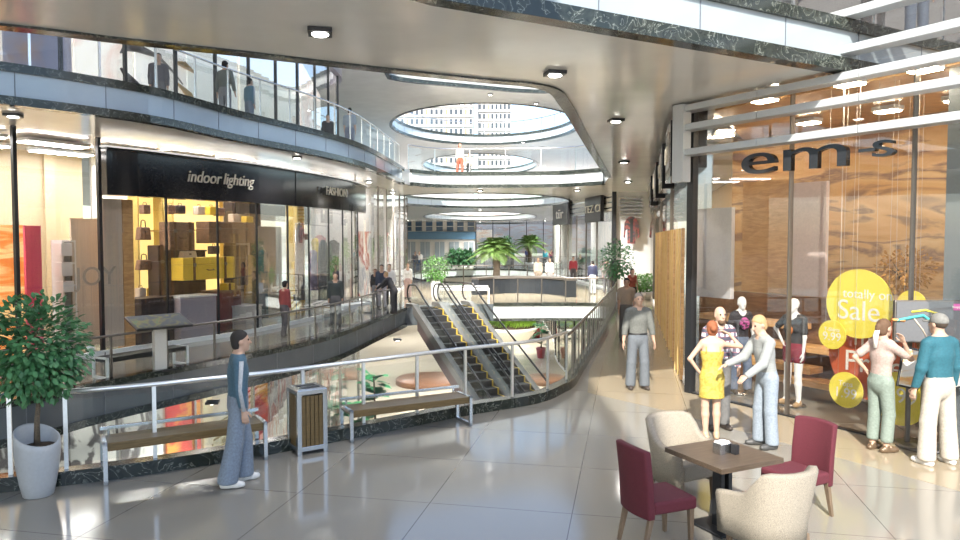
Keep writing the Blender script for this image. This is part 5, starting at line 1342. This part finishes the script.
for s, nm in ((-1, 'left'), (1, 'right')):
    R = Matrix.Rotation(s * -.22, 4, 'Y') @ Matrix.Rotation(-.15, 4, 'X')
    f = MB().box((s * .27 - (.0), -.14, 1.13), (.30, .035, .56), mtx=R).build('poster_frame', 'black', kt, .01)
    MB().box((s * .27, -.162, 1.13), (.255, .01, .50), mtx=R).build('poster_sheet', streak_mat('poster_food', [(0, (.7, .68, .62)), (.5, (.80, .78, .72)), (.58, (.75, .45, .15)), (.66, (.7, .3, .15)), (.72, (.8, .78, .7)), (1, (.75, .73, .7))], (1, 1, 4), .4, 2), f)
for f in (.15, .35, .55, .75, .92):  # unseen panels added to brighten this shop
    c = T0.lerp(T1, f) + Vector((td.y, -td.x)) * -1.4; o = thing('ceiling_light', 'light panel added to brighten the white shop beyond the bridge', 'lamp', (c.x, c.y, CZ - .14), tr_, 'added light panels in the white shop')
    MB().box((0, 0, .05), (1.6, .6, .08)).build('housing', 'white', o); MB().box((0, 0, 0), (1.5, .5, .03)).build('diffuser', 'panel_light', o)
# shirts on the corridor end wall
for (px, z0, z1, lab) in ((631, 2.6, 4.0, 'large red plaid shirt picture on the white corridor end wall'), (657, 2.6, 4.0, 'second plaid shirt picture behind the corridor glass')):
    c = epp(px, -.2); rp = streak_mat('shirt_print', [(0, (.30, .05, .05)), (.45, (.34, .10, .09)), (.55, (.06, .07, .08)), (1, (.22, .05, .06))], (3, 3, 3), .6, 2)
    t = thing('shirt_poster', lab, 'poster', (c.x, c.y - .05, z0), er); w = .42; h = z1 - z0
    MB().add([(x * w, y, z * h) for y in (-.03, .03) for x, z in ((-.5, 0), (.5, 0), (.52, .55), (.72, .5), (.78, .2), (1.0, .25), (.85, .8), (.55, .95), (.2, 1.02), (-.2, 1.02), (-.55, .95), (-.85, .8), (-1.0, .25), (-.78, .2), (-.72, .5), (-.52, .55))],
             [tuple(range(15, -1, -1)), tuple(range(16, 32))] + [(i, (i + 1) % 16, (i + 1) % 16 + 16, i + 16) for i in range(16)]).build('shirt_shape', rp, t)
    MB().box((0, -.035, h * .5), (.36 * w, .02, h * .9)).build('front_placket', mat('shirt_dark', (.04, .05, .05), .7), t)

# buildings outside, above the ovals
M['bwin'] = mat('building_window', (.035, .05, .07), .3); M['bwhite'] = mat('building_white', (.50, .49, .47), .7, var=.03, vscale=1); M['bbrown'] = mat('building_brown', (.38, .24, .12), .6)
def tower(label, x0, x1, y, z1, floors, cols, z0=0):
    t = thing('apartment_tower', label, 'building', ((x0 + x1) / 2, y, 0)); W = x1 - x0
    MB().box((0, 6, z1 / 2), (W, 12, z1)).build('wall', 'bwhite', t)
    lo_f = int(floors * .42)
    for f in range(lo_f, floors):
        z = z1 * (f + .5) / floors; m = MB(); b = MB()
        for c in range(cols):
            x = -W / 2 + W * (c + .5) / cols
            (b if c % (4 if cols > 8 else 8) == 2 else m).box((x, -.06, z), (W / cols * (.35 if c % (4 if cols > 8 else 8) == 2 else .5), .14, z1 / floors * .5))
        w = m.build('window_row', 'bwin', t); b.build('brown_infill', 'bbrown', t)
        MB().box((0, -.15, z - z1 / floors * .5), (W, .3, .25)).build('floor_band', 'bwhite', t)
tower('white apartment tower with dark windows seen through the roof opening, left', -18.5, -1.5, 158, 46, 22, 16)
tower('narrow white apartment tower with dark windows seen through the roof opening, right', -.5, 7, 164, 44, 21, 8)
# ------------------------------------------------------------ people
hb = cm('hair_brown', (.10, .055, .03)); hk = cm('hair_black', (.018, .015, .014)); hbl = cm('hair_blond', (.36, .24, .12)); hr = cm('hair_auburn', (.24, .075, .03)); hg = cm('hair_grey', (.22, .20, .18))
R = math.radians
jean = cm('denim_grey_blue', (.16, .20, .26)); jeanl = cm('denim_pale', (.22, .26, .31)); wht = cm('cotton_white', (.72, .70, .66)); blk = cm('cloth_black', (.03, .03, .035)); khaki = cm('cloth_stone', (.42, .385, .33))
shoe_d = mat('shoe_dark', (.05, .04, .035), .5); shoe_w = mat('shoe_white', (.65, .64, .62), .5)
def P(px, py, z=0.0): p = at(px, py, z); return (p.x, p.y, z)
def D(px, d, z=0.0): p = atd(px, 300, d); return (p.x, d, z)
arm_dn = {'l': ((.10, .0, -1), (.03, .16, -1)), 'r': ((.10, .0, -1), (.03, .16, -1))}
def stripes(root, s, k):
    for q, nm in ((-1, 'l'), (1, 'r')):
        sh, el, wr, th, g = k['armc'][nm]; o = k['dz'] + A3(q, 0, 0) * .052
        MB().tube([tuple((sh + o + A3(0, .02, .03)) * s), tuple((el + o * 1 + A3(q * -.006, .0, 0)) * s), tuple((wr + o + A3(q * -.014, 0, 0)) * s)], [.028 * s, .026 * s, .022 * s], 8).build('sleeve_stripe', cm('stripe_pale', (.40, .42, .45)), root)
person('person', 'man in a blue jacket and loose jeans standing before the left bench', P(239, 484), R(-68), 1.82, arm_dn, {'l': ((.03, .16, -1), (.02, -.02, -1)), 'r': ((.03, -.10, -1), (.02, -.20, -1))}, top=cm('jacket_blue', (.055, .115, .17)), bottom=cm('denim_blue_grey', (.17, .21, .27)), hair=hk, shoe=shoe_w, flare=.030, res=.012, extra=stripes)
def shoulder_yoke(root, s, k): pass
person('person', 'man in a grey shirt and grey jeans walking out of the corridor', P(637.5, 389), PI + .05, 1.85, {'l': ((.22, .02, -1), (.16, .12, -1)), 'r': ((.22, .02, -1), (.16, .12, -1))}, {'l': ((.06, .06, -1), (.03, -.05, -1)), 'r': ((.06, .0, -1), (.03, -.06, -1))}, top=cm('shirt_grey', (.12, .125, .118)), bottom=cm('jeans_grey', (.11, .125, .145)), hair=hg, shoe=shoe_d, flare=.02, hem=.05, res=.013)
person('person', 'man in a brown-grey T-shirt walking behind the grey-shirted man', P(626, 341), PI - .1, 1.78, arm_dn, {'l': ((.04, .12, -1), (.02, -.05, -1)), 'r': ((.04, -.10, -1), (.02, -.2, -1))}, skin='skin_d', top=cm('tee_taupe', (.24, .19, .15)), sleeve=.4, bottom=cm('trousers_dark', (.07, .065, .065)), hair=hk, shoe=shoe_d, res=.018)
person('person', 'woman in a dark red top at the end of the corridor', P(632, 312), PI, 1.70, fem=True, skin='skin_d', top=cm('top_maroon', (.26, .06, .04)), sleeve=0, bottom=blk, hair=hk, hair_style='long', shoe=shoe_d, res=.026, hands=False)
person('person', 'woman in a short yellow dress seen from behind, one hand raised', P(711, 438), R(-6), 1.70,
       {'l': ((.75, -.05, -1), (-.55, .1, -.75)), 'r': ((.95, .25, -.15), (-.75, .1, .85)), 'palm_r': (-1, 0, 0), 'hand_r': (-.9, .1, .4)}, {'l': ((.02, .0, -1), (-.02, -.03, -1)), 'r': ((-.02, .05, -1), (.0, -.06, -1))}, fem=True, dress=streak_mat('dress_yellow', [(0, (.20, .11, .02)), (.42, (.36, .265, .04)), (.6, (.44, .35, .08)), (1, (.24, .12, .02))], (1, 1, 1), .7, 18), hair=hr, hair_style='bun', shoe=mat('sandal_tan', (.45, .30, .20), .5), res=.011)
def beard(root, s, k):
    c = k['hd'] + k['hf'] * .05 - k['hu'] * .085
    MB().ell(tuple(c * s), (.055 * s, .048 * s, .045 * s), 12, 8).build('beard', hb, root)
person('person', 'bald bearded man in a plaid shirt facing the woman in yellow', (P(724, 434)[0], 10.85, 0), PI + .12, 1.86, {'l': ((.25, .05, -1), (-.1, .55, -1)), 'r': ((.18, .05, -1), (.0, .4, -1))}, top='plaid', bottom=cm('trousers_grey', (.13, .13, .13)), hair=None, shoe=shoe_d, res=.012, extra=beard, hem=-.06)
person('person', 'fair-haired man in a grey jumper and pale jeans reaching out with both hands', P(766, 447), R(98), 1.84, {'l': ((.12, .38, -.92), (-.05, .85, -.60)), 'r': ((.10, .55, -.85), (-.05, .95, -.35)), 'palm_l': (.3, 0, -1), 'palm_r': (-.3, 0, -1)}, {'l': ((.03, .02, -1), (.02, -.06, -1)), 'r': ((.03, .12, -1), (.02, -.02, -1))}, lean=(0, .16, 1), nod=.35, look=.15, top=streak_mat('jumper_grey', [(0, (.17, .185, .185)), (.5, (.26, .275, .275)), (1, (.2, .215, .22))], (1, 1, 9), .85, 3), bottom=jeanl, hair=hbl, shoe=mat('trainer_black', (.05, .05, .05), .5), res=.011, flare=.016, hem=.03)
def tee_print(root, s, k):
    c = k['P0'] + k['up'] * .34 + k['Fw'] * .155
    MB().ell(tuple(c * s), (.095 * s, .012 * s, .11 * s), 16, 8).build('shirt_print', streak_mat('pink_print', [(0, (.03, .03, .03)), (.48, (.04, .03, .04)), (.52, (.60, .10, .35)), (1, (.55, .08, .32))], (6, 6, 14), .7, 3), root)
mk = dict(skin='mann', fem=True, face='plain', cat='mannequin', res=.012)
def stand_base(root, s, k): MB().lathe([(.20, 0), (.20, .012)], 24).build('base_plate', 'steel', root)
c = V2(atd(741, 300, 13.35))
person('mannequin', 'white mannequin in a black T-shirt with a pink print and jeans', (c.x, 13.35, .012), PI + .1, 1.80, {'l': ((.25, .0, -1), (.08, .10, -1)), 'r': ((.25, -.02, -1), (.08, .12, -1))}, {'l': ((.10, .08, -1), (.02, -.03, -1)), 'r': ((.05, .0, -1), (.0, -.05, -1))}, top=cm('tee_black', (.035, .03, .035)), sleeve=.35, bottom=cm('jeans_blue', (.14, .18, .26)), shoe=shoe_d, hem=-.12, extra=lambda r, s, k: (tee_print(r, s, k), stand_base(r, s, k)), **mk)
def shop_print(root, s, k):
    c = k['P0'] + k['up'] * .30 + k['Fw'] * .14; MB().ell(tuple(c * s), (.05 * s, .012 * s, .07 * s), 12, 8).build('shirt_print', mat('orange_print', (.6, .2, .05), .6), root); stand_base(root, s, k)
c = P(793, 405.5); person('mannequin', 'white mannequin in a black T-shirt and dark red shorts with a hand on the hip', (c[0], c[1], .012), R(128), 1.85, {'l': ((.12, .05, -1), (.0, .15, -1)), 'r': ((.85, -.3, -.75), (-.65, .35, -.75))}, {'l': ((.03, .10, -1), (.02, -.04, -1)), 'r': ((.05, -.02, -1), (.12, -.12, -1))}, top=cm('tee_charcoal', (.05, .048, .05)), sleeve=.35, bottom=cm('shorts_red', (.22, .03, .05)), bot_len=.20, shoe=mat('boot_tan', (.45, .30, .16), .5), hem=-.02, extra=shop_print, look=-.3, **mk)
def scarf(root, s, k):
    a = k['hd'] - k['hf'] * .10 + k['hu'] * .03; MB().tube([tuple(a * s), tuple((a - k['hf'] * .05 - k['hu'] * .12) * s), tuple((a - k['hf'] * .05 - k['hu'] * .28) * s)], [.03 * s, .035 * s, .02 * s], 8).build('hair_scarf', wht, root)
person('person', 'woman in a pale top and sage trousers, hand to her cheek, beside the map board', P(879, 451), R(-72), 1.80, {'r': ((.35, .75, -.55), (.0, -.55, .95)), 'l': ((.55, -.65, -.8), (-.30, .55, -.75)), 'palm_r': (0, -1, 0), 'hand_r': (-.1, -.45, .9)}, {'l': ((.02, .02, -1), (.02, -.04, -1)), 'r': ((.02, .12, -1), (.0, -.08, -1))}, fem=True, top=cm('top_blush', (.38, .29, .26)), sleeve=.35, bottom=cm('trousers_sage', (.19, .235, .205)), bot_len=.90, hair=hb, hair_style='pony', shoe=mat('shoe_bronze', (.16, .11, .07), .3, .4), res=.011, hem=.07, extra=scarf)
person('person', 'man in a teal jumper, white trousers and grey cap seen from behind', P(937, 464), R(14), 1.93, {'l': ((.20, .05, -1), (.10, .25, -1)), 'r': ((.22, .02, -1), (.1, .2, -1))}, {'l': ((.10, .03, -1), (.05, -.03, -1)), 'r': ((.10, .0, -1), (.05, -.05, -1))}, top=cm('jumper_teal', (.016, .095, .13)), bottom=khaki, hair=cm('cap_grey', (.17, .17, .16)), hair_style='cap', shoe=shoe_w, res=.011, flare=.022, hem=-.05, look=.1)
# people farther away
fa = dict(hands=False, res=.03, shoe=shoe_d)
stride = {'l': ((.04, .2, -1), (.02, -.05, -1)), 'r': ((.04, -.16, -1), (.02, -.3, -1))}
person('person', 'woman in a red jumper walking on the left gallery', P(285, 337), R(-30), 1.66, arm_dn, stride, fem=True, top=cm('jumper_red', (.28, .06, .06)), bottom=cm('trousers_mid', (.10, .09, .10)), hair=hk, **fa)
person('person', 'man in a dark grey shirt walking on the left gallery by the clothes shop', D(335.5, 23.5), PI + .2, 1.78, arm_dn, stride, top=cm('shirt_dark', (.06, .065, .07)), bottom=cm('trousers_slate', (.10, .10, .11)), hair=hk, **fa)
person('person', 'man in a navy jacket and pale trousers on the gallery beyond the clothes shop', D(382, 29.5), PI, 1.82, arm_dn, stride, top=cm('jacket_navy', (.03, .04, .07)), bottom=cm('trousers_lilac', (.45, .42, .46)), hair=hk, **fa)
person('person', 'person in a white shirt beside the navy-jacketed man', D(389.5, 30.5), PI, 1.80, arm_dn, top=wht, bottom=blk, hair=hb, **fa)
person('person', 'woman in a dark dress on the gallery left of the navy-jacketed man', D(375.5, 30), PI, 1.62, arm_dn, fem=True, skin='skin_d', top=blk, bottom=cm('skirt_grey', (.2, .2, .22)), hair=hb, hair_style='long', **fa)
person('person', 'person in black bending forward by the gallery railing', D(394, 27.5), R(70), 1.7, {'l': ((.1, .7, -.7), (0, .8, -.6)), 'r': ((.1, .7, -.7), (0, .8, -.6))}, lean=(0, .6, 1), top=blk, bottom=cm('trousers_black', (.04, .04, .045)), hair=hbl, **fa)
person('person', 'woman in a white dress near the top of the escalators', D(408, 34.5), PI, 1.68, arm_dn, fem=True, top=wht, bottom=cm('trousers_rose', (.5, .35, .32)), hair=hr, **fa)
for px, d, c1, c2, hh, lab in ((415.5, 62, (.10, .10, .12), (.12, .17, .3), hk, 'dark-haired person in black by the far left shops'), (419.5, 63, (.75, .74, .7), (.12, .18, .32), hbl, 'person in a white top and jeans by the far left shops'), (592.5, 37, (.02, .025, .06), (.42, .45, .48), hk, 'man in a navy jumper standing by the white shop'), (606.5, 37.6, (.16, .14, .13), (.10, .10, .11), hk, 'man in a grey-brown jacket standing by the white shop'),
    (573, 45, (.32, .03, .04), (.06, .05, .05), hk, 'woman in red before the white shop window'), (549.5, 41.5, (.78, .77, .74), (.3, .3, .32), hb, 'person in a white shirt leaning on the far railing'), (538, 41.8, (.50, .42, .34), (.3, .25, .2), hbl, 'fair-haired person in beige by the far railing'), (545, 72, (.02, .20, .26), (.05, .05, .06), hk, 'person in teal in the far crowd'), (512, 75, (.05, .25, .25), (.06, .06, .07), hk, 'person in green far behind the palm'), (551, 76, (.25, .05, .10), (.06, .06, .08), hk, 'person in maroon in the far crowd'), (508, 78, (.30, .28, .26), (.1, .1, .1), hb, 'person in grey far behind the palm'), (527, 82, (.10, .12, .3), (.1, .1, .1), hk, 'person in blue far between the palms'), (580, 52, (.03, .03, .03), (.03, .03, .03), hk, 'person in black at the far shop window')):
    person('person', lab, D(px, d), PI if d > 38 else (PI if px > 600 else 0), 1.74, arm_dn, top=cm('top_' + lab[-12:].replace(' ', '_') + str(px), c1), bottom=cm('bottom_' + str(px), c2), hair=hh, hands=False, res=.032 if d < 50 else .045, shoe=shoe_d)
# upper gallery
def U(px, py, H): d = (F2 + H - HC) * 720 / (238 - py); return D(px, d, F2)
person('person', 'man in a dark waistcoat and jacket standing on the upper left gallery', U(163, 56, 1.78), PI + .5, 1.78, arm_dn, top=cm('jacket_slate', (.10, .095, .11)), bottom=cm('trousers_slate2', (.13, .125, .13)), hair=hk, hands=False, res=.02, shoe=shoe_d)
person('person', 'man in a grey-green jacket seen from behind on the upper gallery', U(228, 63, 1.8), R(-15), 1.8, {'l': ((.2, 0, -1), (.1, .1, -1)), 'r': ((.25, 0, -1), (.15, .15, -1))}, top=cm('jacket_moss', (.12, .135, .125)), bottom=cm('trousers_ash', (.20, .20, .215)), hair=hk, hands=False, res=.02, shoe=shoe_d)
person('person', 'young man in a blue top with a pale stripe on the upper gallery', U(252, 80, 1.66), R(-40), 1.66, arm_dn, top=cm('top_petrol', (.08, .18, .25)), bottom=jean, hair=hk, hands=False, res=.022, shoe=shoe_d, extra=stripes)
person('person', 'person in black half hidden behind the upper gallery edge', U(329.5, 116, 1.72), PI + .4, 1.72, arm_dn, top=blk, bottom=blk, hair=hk, **fa)
person('person', 'man in a pale grey T-shirt seen from behind on the upper gallery', U(351, 109, 1.8), R(-10), 1.8, arm_dn, top=cm('tee_pale_grey', (.24, .28, .32)), sleeve=.45, bottom=cm('jeans_slate', (.14, .16, .22)), hair=hk, **fa)
person('person', 'woman in a white jacket and red trousers on the upper bridge', U(460, 144, 1.72), R(200), 1.72, arm_dn, stride, fem=True, top=wht, bottom=cm('trousers_brick', (.45, .12, .07)), hair=hr, hair_style='long', **fa)
person('person', 'child-sized figure in pale clothes beside the woman in red trousers', D(469, U(460, 144, 1.72)[1] + .3, F2), PI, 1.25, arm_dn, stride, fem=True, top=cm('top_sand', (.45, .42, .36)), bottom=blk, hair=hb, **fa)
person('mannequin', 'dark-clothed mannequin behind the upper right glass', (6.45, 12.0, F2), PI, 1.85, arm_dn, top=blk, bottom=cm('trousers_night', (.05, .04, .04)), hair=hk, hands=False, res=.025, shoe=shoe_d, cat='mannequin')
person('mannequin', 'jeans-wearing mannequin behind the upper right glass', (7.35, 12.3, F2), PI, 1.85, arm_dn, top=blk, bottom=cm('jeans_night', (.12, .14, .19)), hair=hk, hands=False, res=.025, shoe=shoe_d, cat='mannequin')
# ------------------------------------------------------------ camera, light, world
cam = bpy.data.cameras.new('camera'); co = bpy.data.objects.new('camera', cam); COL.objects.link(co)
cam.lens = 27; cam.sensor_width = 36; cam.clip_end = 600
co.location = (0, 0, HC); co.rotation_euler = (PI / 2 - PIT, 0, 0)
SC.camera = co
sun = bpy.data.lights.new('sun', 'SUN'); so = bpy.data.objects.new('sun', sun); COL.objects.link(so)
sun.energy = 7.4; sun.angle = .012; sun.color = (1, .94, .83)
sd = Vector((.20, 1, -.80)); so.rotation_euler = sd.to_track_quat('-Z', 'Y').to_euler()
w = bpy.data.worlds.new('sky'); SC.world = w; w.use_nodes = True
N = w.node_tree.nodes; L = w.node_tree.links; bg = N['Background']
sk = N.new('ShaderNodeTexSky'); sk.sky_type = 'NISHITA'; sk.sun_disc = False; sk.sun_elevation = math.radians(45); sk.sun_rotation = math.radians(190)
sk.air_density = 1.0; sk.dust_density = 1.2; sk.ozone_density = 1
L.new(sk.outputs[0], bg.inputs[0]); bg.inputs[1].default_value = .30
vs_ = SC.view_settings; vs_.view_transform = 'Standard'; vs_.look = 'None'; vs_.gamma = 1; vs_.use_curve_mapping = False; vs_.exposure = .45
SC.cycles.max_bounces = 10; SC.cycles.transparent_max_bounces = 24; SC.cycles.diffuse_bounces = 4; SC.cycles.glossy_bounces = 4
SC.cycles.sample_clamp_indirect = 6
SC.cycles.caustics_reflective = False; SC.cycles.caustics_refractive = False
